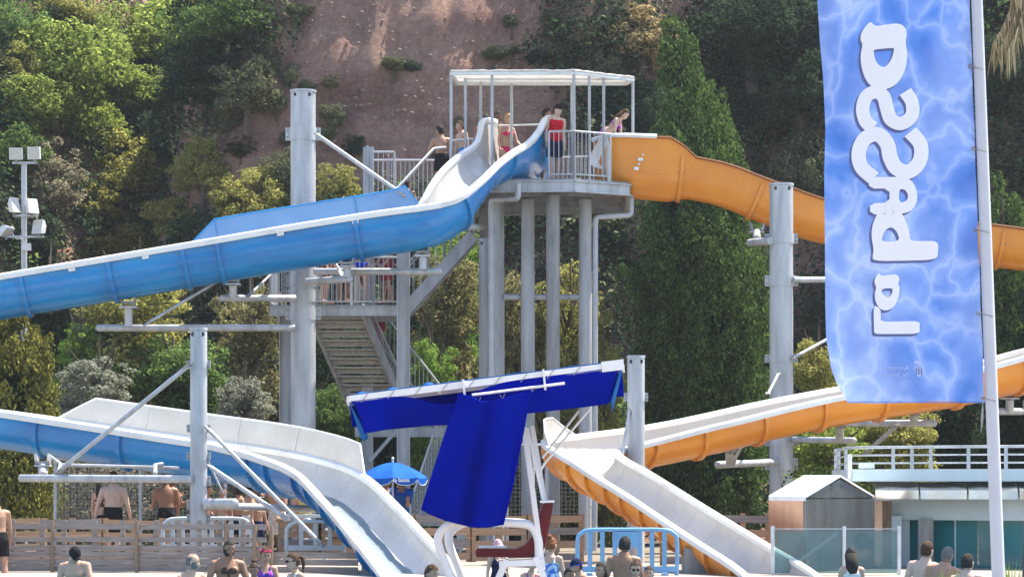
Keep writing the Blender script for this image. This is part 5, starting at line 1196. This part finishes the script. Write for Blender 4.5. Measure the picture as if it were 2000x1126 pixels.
for a, b in ((1512,1645),(1653,1753)): MB().box(((X(a,YG)+X(b,YG))/2,YG,ztg/2), (X(b,YG)-X(a,YG)-0.02,0.012,ztg-0.06)).build('glass_pane', M['glass'], gs)
g = MB(); g.bar((X(1512,YG),YG,ztg), (X(1753,YG),YG,ztg), 0.03, 0.02); g.build('top_rail', M['steel'], gs)
g = MB(); g.tube([P(1545,1106,44.6), P(1636,1040,44.6)], 0.02, 8); g.build('back_brace', M['steel'], gs)
# tufts of grass poking into the frame at the bottom right
for k, (px, py, lb) in enumerate(((1850,1105,'green feathery tuft in front of the middle man at the bottom right'), (1970,1090,'green spiky tuft at the bottom right corner'))):
    e = thing('grass_tuft', lb, 'plant', (P(px,1126,38).x, 38-28, 0)); Yt = 28.0; e.location = (P(px,1126,Yt).x, Yt, 0)
    b0 = P(px,1126,Yt); n = 60; C = []; g = MB()
    for i in range(70):
        a = random.uniform(-0.28,0.28); h = random.uniform(0.6,1.0)*P(px,py,Yt).z; x = b0.x+random.uniform(-.1,.1); y = Yt+random.uniform(-.1,.1); w = 0.006
        p1 = Vector((x+a*h*0.3,y,h*0.6)); p2 = Vector((x+a*h*0.6,y+random.uniform(-.05,.05),h)); g.add([(x-w,y,0),(x+w,y,0),p1+Vector((w*.8,0,0)),p2,p1-Vector((w*.8,0,0))], [(0,1,2,3,4)])
    g.build('blades', LM['lime'], e)
# ------------------------------------------------------------------ people
def remesh(mb, vox, it=3):
    me = bpy.data.meshes.new('tmp'); me.from_pydata(mb.v, [], mb.f); o = bpy.data.objects.new('tmp', me)
    bm = bmesh.new(); bm.from_mesh(me); bmesh.ops.recalc_face_normals(bm, faces=bm.faces); bm.to_mesh(me); bm.free()
    m = o.modifiers.new('r', 'REMESH'); m.mode = 'VOXEL'; m.voxel_size = vox; m.use_smooth_shade = True
    s = o.modifiers.new('s', 'SMOOTH'); s.factor = 0.5; s.iterations = it
    ev = evaluated(o); bpy.data.meshes.remove(me); return ev
def head_pt(d, fem):
    x, y, z = d.x, d.y, d.z          # unit direction, face at -y
    rx, ry, rz = 0.44, 0.55, 0.66
    jaw = max(0.0, -z-0.1)
    sx = rx*(1-0.42*jaw**1.3*(1.1 if fem else 0.9)); p = Vector((x*sx, y*ry, z*rz))
    if y < 0:
        p.y -= 0.06*jaw*1.6
        fl = math.exp(-(z/0.5)**2)*0.05*(-y); p.y += fl
        p.y -= 0.135*math.exp(-(x/0.13)**2)*math.exp(-((z+0.20)/0.15)**2)     # nose
        p.y -= 0.03*math.exp(-(x/0.6)**2)*math.exp(-((z-0.20)/0.07)**2)       # brow
        for s in (-1,1): p.y += 0.055*math.exp(-((x-s*0.36)/0.15)**2)*math.exp(-((z-0.03)/0.10)**2)
        p.y -= 0.03*math.exp(-(x/0.25)**2)*math.exp(-((z+0.50)/0.07)**2)      # lips
    return p
def person(label, px, py, Y, h=1.75, yaw=0, sex='m', skin=1, hair='short', hcol='black', wear=(), lean=0.0, side=0.0, turn=0, nod=0.0,
           arms=((0,0.12,0.15,0),(0,0.12,0.15,0)), legs=((0,0),(0,0)), beard=False, extra=(), build=1.0, name='person', hold=None):
    rj = random.Random(int(px*7+py)); fem = sex == 'f'; mb = MB()
    side = side+rj.uniform(-.07,.07); lean = lean+rj.uniform(-.03,.09); turn = turn+rj.uniform(-.3,.3); nod = nod+rj.uniform(0,.18)
    arms = tuple((a[0]+rj.uniform(-.1,.28), a[1]+rj.uniform(-.04,.14), a[2]+rj.uniform(.0,.5), a[3]+rj.uniform(-.05,.25)) for a in arms); legs = tuple((l[0]+rj.uniform(-.1,.14), l[1]+rj.uniform(0,.2)) for l in legs); Rt = Matrix.Rotation(lean,3,'X') @ Matrix.Rotation(side,3,'Y'); pel = Vector((0,0,0.52*h)); bw = build
    if fem: TR = [(-0.05,.060,.055,0),(-0.02,.088,.066,.004),(0.03,.100,.070,.008),(0.085,.080,.056,0),(0.125,.070,.050,-.002),(0.175,.080,.056,-.002),(0.225,.084,.060,0),(0.262,.082,.050,.004),(0.286,.060,.044,.006),(0.303,.038,.037,.004),(0.335,.033,.035,-.006)]
    else: TR = [(-0.05,.060,.055,0),(-0.02,.086,.066,.004),(0.03,.094,.066,.006),(0.085,.084,.060,0),(0.125,.084,.058,-.002),(0.18,.090,.064,-.002),(0.23,.097,.066,0),(0.265,.094,.056,.004),(0.290,.070,.048,.006),(0.308,.046,.043,.004),(0.338,.040,.041,-.006)]
    def ring(r, inf=0.0, n=18): return [pel + Rt @ Vector(((r[1]*h*bw+inf)*math.cos(a), r[3]*h+(r[2]*h*bw+inf)*math.sin(a), r[0]*h)) for a in [2*math.pi*k/n for k in range(n)]]
    def torso(m, i0, i1, inf=0.0): m.loft([ring(TR[i], inf) for i in range(i0, i1+1)], True, True)
    torso(mb, 0, len(TR)-1)
    if not fem:
        for s in (-1,1): mb.ell(pel+Rt@Vector((s*.045*h,-.052*h*bw,.215*h)), .042*h,.022*h,.03*h)
    else:
        for s in (-1,1): mb.ell(pel+Rt@Vector((s*.044*h,-.052*h,.205*h)), .036*h,.036*h,.036*h)
    for s in (-1,1): mb.ell(pel+Vector((s*.042*h,.04*h,-.005*h)), .045*h,.04*h,.045*h)
    J = {}
    for k, s in enumerate((-1,1)):                       # arms
        fl, ab, el, inn = arms[k]; shx = (.092 if fem else .106)*bw
        sh = pel + Rt@Vector((s*shx*h, .004*h, .262*h)); Ru = Rt @ Matrix.Rotation(-ab*s,3,'Y') @ Matrix.Rotation(-fl,3,'X')
        Rf = Rt @ Matrix.Rotation(-ab*s+inn*s,3,'Y') @ Matrix.Rotation(-(fl+el),3,'X')
        ud = Ru@Vector((0,0,-1)); fd = Rf@Vector((0,0,-1)); eb = sh+ud*.172*h; wr = eb+fd*.15*h; g = 0.85 if fem else 1.0; g *= bw**0.5
        mb.ell(sh, .036*h*g,.036*h*g,.036*h*g); mb.tube([pel+Rt@Vector((s*.06*h,.004*h,.272*h)), sh], [.04*h*g,.034*h*g], 10)
        mb.tube([sh, sh+ud*.06*h, sh+ud*.11*h, eb], [.034*h*g,.031*h*g,.028*h*g,.022*h*g], 12); mb.ell(eb,.022*h*g,.022*h*g,.022*h*g)
        mb.tube([eb, eb+fd*.045*h, eb+fd*.10*h, wr], [.022*h*g,.0245*h*g,.020*h*g,.0145*h*g], 12)
        pf = wr+fd*.035*h; mb.tube([wr, wr+fd*.02*h, pf, wr+fd*.055*h], [.0145*h,.019*h*.9,.019*h*.9,.014*h], 8)
        J[s] = (sh, eb, wr, ud, fd, Rf, g)
    for k, s in enumerate((-1,1)):                       # legs
        hf, kn = legs[k]; hp = pel+Vector((s*.05*h,0,-.012*h)); td = Matrix.Rotation(-hf,3,'X')@Vector((s*0.03,0,-1)); kd = Matrix.Rotation(-(hf-kn),3,'X')@Vector((0,0,-1))
        kp = hp+td*.235*h; an = kp+kd*.235*h; g = 1.05 if fem else 1.0
        mb.ell(hp,.05*h*g,.052*h,.05*h); mb.tube([hp, hp.lerp(kp,.3), hp.lerp(kp,.7), kp], [.050*h*g,.049*h*g,.038*h*g,.030*h], 12); mb.ell(kp,.030*h,.031*h,.032*h)
        mb.tube([kp, kp.lerp(an,.28), kp.lerp(an,.65), an], [.029*h,.034*h,.026*h,.019*h], 12)
        fw = Vector((s*0.15,-1,0)); mb.tube([an+Vector((0,.02*h,-.012*h)), an+fw*.03*h+Vector((0,0,-.018*h)), an+fw*.085*h+Vector((0,0,-.026*h)), an+fw*.115*h+Vector((0,0,-.028*h))], [.022*h,.024*h,.019*h,.012*h], 10)
        J[2*s] = (hp, kp, an)
    # head frame
    nk = pel+Rt@Vector((0,-.006*h,.312*h)); Rh = Matrix.Rotation(turn,3,'Z') @ Matrix.Rotation(lean*0.35+nod,3,'X') @ Matrix.Rotation(side*0.5,3,'Y')
    hs = 0.110*h if h > 1.3 else 0.122*h; hc = nk + Rt@Vector((0,0,.02*h)) + Rh@Vector((0,-0.012*h,hs*0.58))
    top = hc+Rh@Vector((0,0,hs*0.70))
    # place: head top lands on the picture point
    Rz = Matrix.Rotation(yaw,3,'Z'); tp = P(px, py, Y); root_loc = tp - Rz@top
    e = thing(name, label, 'person', root_loc)
    def fin(p): return Rz@Vector(p)
    ev = remesh(mb, 0.0135 if h > 1.2 else 0.011); vs = [tuple(fin(v.co)) for v in ev.vertices]; fs = [tuple(p.vertices) for p in ev.polygons]; bpy.data.meshes.remove(ev)
    out = MB(); out.add(vs, fs, 0)
    rings = []; nvv, nuu = 22, 26
    def hd_ring(i, inf=0.0):
        th = math.pi*(i+0.03)/(nvv+0.06); return [hc+Rh@(head_pt(Vector((math.sin(th)*math.cos(a), math.sin(th)*math.sin(a), -math.cos(th))), fem)*(hs*(1+inf))) for a in [2*math.pi*j/nuu for j in range(nuu)]]
    hm = MB(); hm.loft([hd_ring(i) for i in range(nvv+1)], True, True)
    for s in (-1,1): hm.ell(hc+Rh@Vector((s*0.445*hs,0.04*hs,-0.06*hs)), .05*hs,.10*hs,.16*hs, None, 8, 6)
    out.add([fin(p) for p in hm.v], hm.f, 0)
    fm_ = MB()
    for s in (-1,1):
        fm_.ell(hc+Rh@Vector((s*.165*hs,-.475*hs,.02*hs)), .06*hs,.03*hs,.03*hs, None, 8, 5, 1)
        fm_.ell(hc+Rh@Vector((s*.165*hs,-.505*hs,.135*hs)), .10*hs,.03*hs,.02*hs, None, 8, 5, 1)
    fm_.ell(hc+Rh@Vector((0,-.535*hs,-.335*hs)), .115*hs,.03*hs,.028*hs, None, 8, 5, 2)
    o0 = len(out.v); out.v += [tuple(fin(p)) for p in fm_.v]; out.f += [tuple(i+o0 for i in f) for f in fm_.f]; out.mi += fm_.mi
    for s in (-1,1):                                     # hands: five bent fingers
        sh, eb, wr, ud, fd, Rf, g = J[s]; a = Rf@Vector((0,1,0)); nrm = Rf@Vector((s,0,0)); pm = wr+fd*.045*h; cur = 0.25
        for q, (of, ln) in enumerate(((-.016,.036),(-.0055,.043),(.005,.040),(.015,.032))):
            b = pm+a*of*h; d1 = (fd-nrm*cur).normalized(); d2 = (fd-nrm*cur*3).normalized(); m1 = b+d1*ln*.5*h; hmv = MB(); hmv.tube([b-fd*.012*h, b, m1, m1+d2*ln*.35*h, m1+d2*ln*.5*h], [.0062*h,.006*h,.0055*h,.0048*h,.003*h], 6)
            out.add([fin(p) for p in hmv.v], hmv.f, 0)
        hmv = MB(); b = wr+fd*.018*h-a*.015*h; hmv.tube([b, b-a*.016*h+fd*.02*h-nrm*.006*h, b-a*.018*h+fd*.040*h-nrm*.012*h], [.008*h,.007*h,.004*h], 6); out.add([fin(p) for p in hmv.v], hmv.f, 0)
    me = bpy.data.meshes.new('body'); me.from_pydata(out.v, [], out.f)
    for m in (SKIN[skin], HAIR['black'] if hcol in ('black','grey') else HAIR['brown'], M['lips']): me.materials.append(m)
    me.polygons.foreach_set('material_index', out.mi); me.polygons.foreach_set('use_smooth', [True]*len(out.f)); me.update()
    o = bpy.data.objects.new('body', me); COL.objects.link(o); o.parent = e
    def child(mbx, nm, mt, vox=None, sm=True):
        if vox:
            m2 = remesh(mbx, vox, 2); m2.transform(Rz.to_4x4())
        else:
            m2 = bpy.data.meshes.new(nm); m2.from_pydata([tuple(fin(p)) for p in mbx.v], [], mbx.f); m2.polygons.foreach_set('use_smooth', [sm]*len(mbx.f))
        m2.materials.clear(); m2.materials.append(mt); ob = bpy.data.objects.new(nm, m2); COL.objects.link(ob); ob.parent = e; ob.name = nm; return ob
    # hair
    def cap(inf, lim, nz=0.0, frontlift=0.0):
        c = MB(); grid = []
        for i in range(nvv+1):
            th = math.pi*(i+0.03)/(nvv+0.06); row = []
            for j in range(nuu):
                a = 2*math.pi*j/nuu; d = Vector((math.sin(th)*math.cos(a), math.sin(th)*math.sin(a), -math.cos(th)))
                k = 1+inf+nz*noise.noise(d*4+Vector((px*.1,0,0))); q = Vector((d.x*.44, d.y*.55, d.z*.66))*(hs*k); row.append((hc+Rh@q, d))
            grid.append(row)
        idx = {}
        for i in range(nvv):
            for j in range(nuu):
                quad = [grid[i][j], grid[i][(j+1)%nuu], grid[i+1][(j+1)%nuu], grid[i+1][j]]; d = (quad[0][1]+quad[2][1])*0.5
                if d.z > lim(d): c.add([p for p, _ in quad], [(0,1,2,3)])
        return c
    shortlim = lambda d: 0.50 if d.y < -0.45 else (-0.55 if d.y > 0.25 else 0.50-(d.y+0.45)/0.70*0.85 if abs(d.x) < 0.75 else 0.50-(d.y+0.45)*1.2)
    if hair in ('short','long','ponytail','bun','bob','wet'):
        child(cap(0.10 if hair != 'wet' else 0.06, shortlim, 0.10), 'hair', HAIR[hcol])
        x = MB()
        if hair in ('long','wet'):
            L = .19 if hair == 'long' else .15
            for q in range(9):
                a = math.pi*(0.05+0.9*q/8); p0 = hc+Rh@Vector((math.cos(a)*.40*hs, math.sin(a)*.42*hs, .15*hs)); p2 = nk+Rt@Vector((math.cos(a)*.045*h, .035*h+math.sin(a)*.02*h, -L*h+.02*h*math.sin(q*3.1)))
                x.tube([p0, p0.lerp(p2,.5)+Rt@Vector((0,.015*h,.01*h)), p2], [.020*h,.018*h,.005*h], 7)
            child(x, 'hair', HAIR[hcol])
        if hair == 'ponytail':
            p0 = hc+Rh@Vector((0,.55*hs,.30*hs)); x.tube([p0, p0+Rh@Vector((0,.25*hs,.02*hs)), p0+Rh@Vector((0,.38*hs,-.5*hs)), p0+Rh@Vector((.05*hs,.25*hs,-1.3*hs))], [.10*hs,.17*hs,.16*hs,.03*hs], 9); child(x, 'hair', HAIR[hcol])
        if hair == 'bun': x.ell(hc+Rh@Vector((0,.35*hs,.72*hs)), .26*hs,.26*hs,.22*hs); child(x, 'hair', HAIR[hcol])
        if hair == 'bob':
            for s in (-1,0,1): x.ell(hc+Rh@Vector((s*.34*hs,.25*hs,-.15*hs)), .16*hs,.28*hs,.42*hs)
            child(x, 'hair', HAIR[hcol])
    if hair == 'thin': child(cap(0.03, lambda d: 0.9 if d.y < 0.1 else -0.4 if d.z < 0.5 else 2.0, 0.03), 'hair', HAIR[hcol])
    if hair == 'buzz': child(cap(0.025, shortlim, 0.03), 'hair', HAIR[hcol])
    if beard: child(cap(0.035, lambda d: -2 if (d.y < 0.05 and -0.9 < d.z < -0.40 and abs(d.x) < 0.9) or (abs(d.x) > 0.7 and -0.7 < d.z < 0.0 and d.y < -0.05) else 3, 0.05), 'beard', HAIR[hcol])
    for it in extra:
        if it[0] == 'cap':
            c = cap(0.12, lambda d: 0.22+0.1*d.y, 0.0)
            v = Rh@Vector((0,-1,0)); cc = hc+Rh@Vector((0,-.50*hs,.20*hs)); 
            if it[2]: c.prism([cc+Rh@Vector(q)*hs for q in ((-.36,.12,0),(-.30,-.30,-.06),(0,-.42,-.08),(.30,-.30,-.06),(.36,.12,0))], Rh@Vector((0,0,.04*hs)))
            child(c, 'cap', CLOTH[it[1]])
        if it[0] == 'chest_hair':
            c = MB()
            for s in (-1,1): c.ell(pel+Rt@Vector((s*.036*h,-.060*h*bw,.213*h)), .038*h,.021*h,.030*h)
            c.ell(pel+Rt@Vector((0,-.052*h*bw,.19*h)), .018*h,.022*h,.05*h); child(c, 'chest_hair', M['chest_hair'])
        if it[0] == 'goggles':
            g = MB(); gz_ = it[2] if len(it) > 2 else 0.02
            for s in (-1,1): g.ell(hc+Rh@Vector((s*.18*hs,(-.52 if gz_ < .3 else -.47)*hs,gz_*hs)), .15*hs,.07*hs,.09*hs)
            g.tube([hc+Rh@Vector((math.cos(a)*.49*hs, math.sin(a)*.59*hs, gz_*hs+.04*hs)) for a in np.linspace(-0.6,3.74,14)], .035*hs, 6); child(g, 'goggles', CLOTH[it[1]])
    # clothes
    for w in wear:
        kind, cl = w; c = MB(); mt = CLOTH[cl]
        if kind in ('shorts','trunks'):
            torso(c, 0, 3, .013)
            for s in (-1,1):
                hp, kp, an = J[2*s]; f = .62 if kind == 'trunks' else .85
                c.ell(hp,.058*h,.060*h,.055*h); c.tube([hp, hp.lerp(kp,f*.5), hp.lerp(kp,f)], [.058*h,.059*h,.056*h], 14); c.ell(pel+Vector((s*.042*h,.04*h,-.005*h)), .05*h,.046*h,.05*h)
            child(c, 'shorts', mt, .014)
        elif kind in ('briefs','suit'):
            torso(c, 0, 2 if kind == 'briefs' else 6, .008)
            for s in (-1,1):
                c.ell(pel+Vector((s*.042*h,.04*h,-.002*h)), .049*h,.044*h,.047*h)
                if kind == 'suit':
                    c.ell(pel+Rt@Vector((s*.044*h,-.052*h,.205*h)), .040*h,.041*h,.040*h); c.tube([pel+Rt@Vector((s*.045*h,-.055*h,.22*h)), pel+Rt@Vector((s*.05*h,-.03*h,.285*h)), pel+Rt@Vector((s*.05*h,.02*h,.29*h)), pel+Rt@Vector((s*.045*h,.055*h,.22*h))], .010*h, 8)
            child(c, 'swimsuit' if kind == 'suit' else 'bikini_bottom', mt, .013)
        elif kind == 'top':
            for s in (-1,1): c.ell(pel+Rt@Vector((s*.043*h,-.055*h,.202*h)), .037*h,.039*h,.034*h)
            c.loft([ring((.188,.083,.060,0),.006), ring((.206,.086,.061,0),.006)], False, True)
            for s in (-1,1): c.tube([pel+Rt@Vector((s*.043*h,-.075*h,.225*h)), pel+Rt@Vector((s*.040*h,-.03*h,.288*h)), pel+Rt@Vector((s*.01*h,.045*h,.298*h))], .004*h, 6)
            child(c, 'bikini_top', mt)
        elif kind in ('vest','tshirt'):
            torso(c, 1, 7, .014)
            for s in (-1,1): c.tube([pel+Rt@Vector((s*.062*h,-.035*h,.235*h)), pel+Rt@Vector((s*.062*h,0,.292*h)), pel+Rt@Vector((s*.062*h,.04*h,.235*h))], .026*h, 10)
            if not fem:
                for s in (-1,1): c.ell(pel+Rt@Vector((s*.045*h,-.054*h*bw,.215*h)), .046*h,.026*h,.034*h)
            if kind == 'tshirt':
                for s in (-1,1): sh, eb = J[s][0], J[s][1]; c.ell(sh,.044*h,.044*h,.044*h); c.tube([sh, sh.lerp(eb,.75)], [.044*h,.041*h], 12); c.tube([pel+Rt@Vector((s*.05*h,.004*h,.268*h)), sh], .046*h, 10)
            child(c, 'vest' if kind == 'vest' else 'shirt', mt, .014)
    return e
M['chest_hair'] = mat('chest_hair', (0.12,0.07,0.05), 0.9, scale=30, col2=(0.03,0.02,0.016), spec=0.1)
M['lips'] = mat('lips', (0.30,0.10,0.08), 0.5)
A0 = (0,0.12,0.2,0)
b_ = math.pi
# tower platform
person('lifeguard in red vest, navy shorts and dark cap on the tower platform', 1091, 203, 59.4, 1.76, 0.35, 'm', 4, 'short', 'black', (('shorts','navy'),('vest','red')), arms=((.1,.12,.15,0),(.1,.10,.25,0)), extra=(('cap','black',0),), turn=0.25)
person('dark-haired bather half hidden behind the lifeguard', 1070, 211, 60.2, 1.72, 1.2, 'm', 2, 'short', 'black', (('trunks','black'),), nod=.2)
person('blond woman in a pink bikini top between the slide wings', 995, 222, 60.6, 1.70, 0.45, 'f', 0, 'short', 'blond', (('top','pink'),('briefs','pink')), turn=.3, arms=((.2,.1,.3,0),(.1,.12,.3,0)))
person('dark-skinned man behind the left slide wing', 973, 217, 61.3, 1.80, -0.6, 'm', 3, 'short', 'black', (('trunks','navy'),), turn=.8)
person('bather of whom only the dark hair shows at the canopy post', 950, 223, 62.0, 1.78, b_, 'm', 2, 'short', 'black', (('trunks','black'),))
person('short-haired bather leaning at the platform railing left', 897, 236, 61.6, 1.62, -1.0, 'm', 0, 'short', 'brown', (('trunks','blue'),), turn=-.2, lean=.1)
person('shirtless man seen from behind at the top of the stairs', 857, 245, 61.7, 1.72, b_+.25, 'm', 1, 'short', 'black', (('trunks','black'),), arms=((.2,.35,.1,0),(.5,.3,.5,0)), turn=.5)
person('bather climbing the upper stairs, only head and shoulders visible', 795, 349, 61.6, 1.70, b_-.5, 'm', 1, 'short', 'black', (('trunks','navy'),))
person('girl in a purple bikini leaning over the orange slide entrance', 1226, 214, 60.0, 1.62, 1.25, 'f', 4, 'long', 'brown', (('top','purple'),('briefs','purple')), lean=.75, nod=.25, arms=((.55,.15,.1,0),(.75,.10,.05,0)), legs=((.35,.9),(.35,.9)))
# stair landing
person('bather in brown-red shorts on the stair landing, only legs visible', 646, 447, 61.0, 1.74, 1.3, 'm', 1, 'short', 'black', (('shorts','brownred'),))
person('woman in a blue bikini bottom on the stair landing', 709, 450, 61.0, 1.68, b_, 'f', 0, 'long', 'brown', (('briefs','royal'),('top','royal')), arms=((.1,.35,.9,.3),(.1,.3,.5,.2)))
person('bather in black shorts on the stair landing left of the woman in blue', 672, 445, 61.6, 1.76, b_-.4, 'm', 2, 'short', 'black', (('shorts','black'),))
person('bather in dark trunks at the right end of the stair landing', 752, 448, 61.4, 1.72, -1.2, 'm', 1, 'short', 'brown', (('shorts','maroon'),))
person('bather in a red shirt and black shorts on the lower stair flight', 733, 598, 62.6, 1.72, b_, 'm', 1, 'short', 'black', (('shorts','black'),('tshirt','maroon')))
# under the parasol
person('attendant in a blue polo shirt with folded arms under the parasol', 782, 925, 53.2, 1.76, -0.5, 'm', 2, 'short', 'black', (('shorts','navy'),('tshirt','polo')), arms=((.35,.15,1.55,.9),(.35,.15,1.5,.9)), turn=-.3)
person('second attendant in blue behind the parasol pole', 755, 926, 54.0, 1.75, 0.8, 'm', 2, 'short', 'brown', (('shorts','black'),('tshirt','polo')))
# terrace behind the fences
person('bare-backed man in black shorts behind the grey fence', 222, 919, 50.2, 1.76, b_, 'm', 4, 'short', 'brown', (('shorts','black'),), arms=((.05,.22,.2,0),(.05,.22,.25,0)), build=1.06)
person('long-haired woman half hidden beside the bare-backed man', 199, 930, 50.8, 1.66, b_-.3, 'f', 0, 'long', 'black', (('top','black'),('briefs','black')))
person('tanned man seen from behind left of the short column', 322, 921, 50.6, 1.75, b_+.3, 'm', 2, 'short', 'black', (('shorts','black'),), arms=((.1,.12,.6,.2),(.4,.2,.9,.3)))
person('tanned bather with folded arms left of the short column', 340, 922, 51.2, 1.74, 2.2, 'm', 2, 'short', 'black', (('shorts','black'),), arms=((.3,.1,1.5,.8),(.3,.1,1.5,.8)))
person('tanned bather cut off by the left edge of the picture', -12, 962, 44.8, 1.72, b_+.6, 'm', 1, 'short', 'black', (('trunks','black'),), arms=((0,.2,.1,0),(0,.25,.5,0)))
person('dark-haired woman in a black bikini right of the short column', 434, 948, 51.0, 1.48, 0.1, 'f', 0, 'short', 'black', (('top','black'),('briefs','black')), turn=.2)
person('bather in profile behind the short column', 408, 944, 51.4, 1.52, 1.4, 'm', 1, 'short', 'black', (('trunks','black'),))
person('bather with bent head behind the strut, right of the dark-haired woman', 468, 948, 51.6, 1.52, b_, 'm', 1, 'short', 'black', (('trunks','navy'),))
person('man in a dark cap in the group under the lower blue slide', 494, 946, 50.8, 1.54, 0.9, 'm', 1, 'short', 'black', (('trunks','white'),), extra=(('cap','black',1),), nod=.3, arms=((.5,.2,.9,0),(.6,.1,.8,0)))
person('child with goggles on a dark swim cap under the lower blue slide', 507, 964, 50.2, 1.32, 0.9, 'm', 1, 'short', 'black', (('trunks','navy'),), extra=(('cap','black',0),('goggles','white',.3)))
person('large shirtless man under the lower blue slide', 538, 922, 51.2, 1.76, -0.7, 'm', 1, 'short', 'brown', (('shorts','white'),), arms=((.9,.2,.7,.2),(.2,.2,.2,0)), build=1.12)
person('bather under the blue slide next to the yellow can', 572, 940, 51.8, 1.70, -1.2, 'm', 1, 'short', 'brown', (('shorts','bluewhite'),), lean=.25)
# in the pool, left
person('shirtless man in a black cap looking down at his hands, lower left', 148, 1069, 40.0, 1.74, -0.15, 'm', 0, 'buzz', 'black', (('trunks','black'),), extra=(('cap','black',1),), lean=.22, nod=.45, turn=.35, arms=((.45,.2,1.1,.5),(.45,.2,1.0,.5)), build=1.06)
person('balding grey-bearded man in profile at the bottom left', 377, 1079, 39.0, 1.72, 0.7, 'm', 0, 'thin', 'grey', (('trunks','navy'),), beard=True, turn=.6)
person('bald black-bearded man with a dark hairy chest', 448, 1053, 40.0, 1.80, 0.25, 'm', 2, 'buzz', 'black', (('trunks','black'),), beard=True, arms=((.1,.25,.3,0),(.1,.25,.3,0)), build=1.08, turn=.2, extra=(('chest_hair',),))
person('child with hair in a bun between bearded man and goggles girl', 495, 1098, 39.2, 1.30, 0.0, 'f', 2, 'bun', 'brown', (('suit','pink'),), nod=.3)
person('girl with pink goggles on her forehead and a floral swimsuit', 519, 1068, 40.2, 1.62, 0.1, 'f', 1, 'short', 'brown', (('suit','floral'),), extra=(('goggles','pink',.42),))
person('woman with a brown ponytail and dark sunglasses, bottom left of centre', 571, 1079, 39.4, 1.66, -0.9, 'f', 0, 'ponytail', 'brown', (('suit','white'),), extra=(('goggles','black',.02),))
person('dark-haired man in profile below the end of the blue slide', 845, 1101, 36.5, 1.74, 0.9, 'm', 1, 'short', 'brown', (('trunks','navy'),))
person('child in a pale pink sun hat behind the red seat', 972, 1052, 41.0, 1.30, 0.2, 'f', 0, 'short', 'brown', (('suit','navy'),), extra=(('cap','palepink',1),))
person('child in a purple swimsuit behind the lifeguard chair legs', 1040, 1088, 39.5, 1.35, 0.3, 'f', 0, 'short', 'brown', (('suit','purple'),))
person('red-haired woman in a blue and white swimsuit beside the lifeguard chair', 1077, 1048, 41.2, 1.66, b_-.3, 'f', 0, 'bun', 'red', (('suit','bluewhite'),))
person('bather with a navy swim cap and goggles below the blue barrier', 1124, 1089, 39.6, 1.50, -1.1, 'm', 1, 'buzz', 'black', (('trunks','blue'),), extra=(('cap','navy',0),('goggles','royal',.05)), lean=.2)
person('small dark-haired child in front of the swim cap bather', 1113, 1107, 38.6, 1.30, 0.3, 'm', 2, 'short', 'black', (('trunks','blue'),))
person('woman with wet dark hair looking left, below the blue barrier', 1173, 1096, 38.8, 1.62, -0.6, 'f', 1, 'wet', 'black', (('suit','black'),), turn=-.2)
person('shirtless tanned man seen from behind before the blue barrier', 1221, 1046, 41.0, 1.80, b_, 'm', 2, 'short', 'black', (('trunks','royal'),), arms=((.05,.25,.15,0),(.05,.25,.15,0)), build=1.08, turn=-.1)
person('woman in dark sunglasses in front of the tanned man', 1241, 1094, 38.6, 1.62, 0.0, 'f', 0, 'short', 'brown', (('suit','black'),), extra=(('goggles','black',.02),))
person('child with wet hair right of the woman in sunglasses', 1268, 1104, 38.8, 1.40, 0.1, 'm', 0, 'short', 'brown', (('trunks','navy'),))
person('woman with long wet black hair seen from behind at the glass screen', 1661, 1068, 40.5, 1.66, b_+.1, 'f', 0, 'wet', 'black', (('suit','white'),), turn=-.1)
person('pale-backed man, leftmost of the three at the bottom right', 1812, 1056, 40.0, 1.80, b_-.3, 'm', 4, 'short', 'brown', (('trunks','navy'),), turn=-.5, build=1.05, side=-.08)
person('sunburnt grey-haired man, middle of the three at the bottom right', 1853, 1065, 39.2, 1.78, b_-.3, 'm', 1, 'buzz', 'grey', (('trunks','black'),), turn=-.4, build=1.14, side=-.1)
person('man with cropped dark hair, rightmost of the three at the bottom right', 1890, 1080, 38.6, 1.76, b_-.3, 'm', 4, 'short', 'black', (('trunks','black'),), turn=-.4, build=1.08, side=.05)
# yellow can and jug near the group
cn = thing('jerrycan', 'pale yellow jerrycan on the bench under the lower blue slide', 'jerrycan', P(596,1004,50.5)); g = MB(); c = P(596,990,50.5); g.box(c, (0.22,0.14,0.26)); g.tube([c+Vector((-.07,0,.13)), c+Vector((-.07,0,.18))], 0.03, 8); g.build('can_body', mat('yellow_plastic', (0.55,0.45,0.15), 0.5), cn); g = MB(); g.box(c+Vector((.03,0,.165)), (0.10,0.03,0.03)); g.build('handle', M['orange'], cn)
bn = thing('bench', 'grey bench carrying the jerrycan under the lower blue slide', 'bench', (P(596,1000,50.5).x, 50.5, 0)); zt_ = P(0,1004,50.5).z; MB().box((P(596,0,50.5).x,50.5,zt_-0.03), (0.9,0.4,0.06)).build('seat', M['plastic_grey'], bn)
for s in (-1,1): MB().box((P(596,0,50.5).x+s*0.38,50.5,(zt_-0.06)/2), (0.07,0.34,zt_-0.06)).build('leg', M['plastic_grey'], bn)

bpy.data.scenes.remove(TMP)
# ------------------------------------------------------------------ haze over the whole place
hz_ = MB(); hz_.box((0,60,12.6), (222,182,30.2)); hm = bpy.data.materials.new('haze'); hm.use_nodes = True; t = hm.node_tree; t.nodes.remove(t.nodes['Principled BSDF'])
pvn = N(t, 'ShaderNodeVolumePrincipled'); pvn.inputs['Color'].default_value = (0.86,0.90,1.0,1); pvn.inputs['Density'].default_value = 0.00025; pvn.inputs['Anisotropy'].default_value = 0.3
t.links.new(pvn.outputs[0], t.nodes['Material Output'].inputs['Volume']); tag(hz_.build('haze', hm), 'thin summer haze over the slides and hillside', kind='stuff')
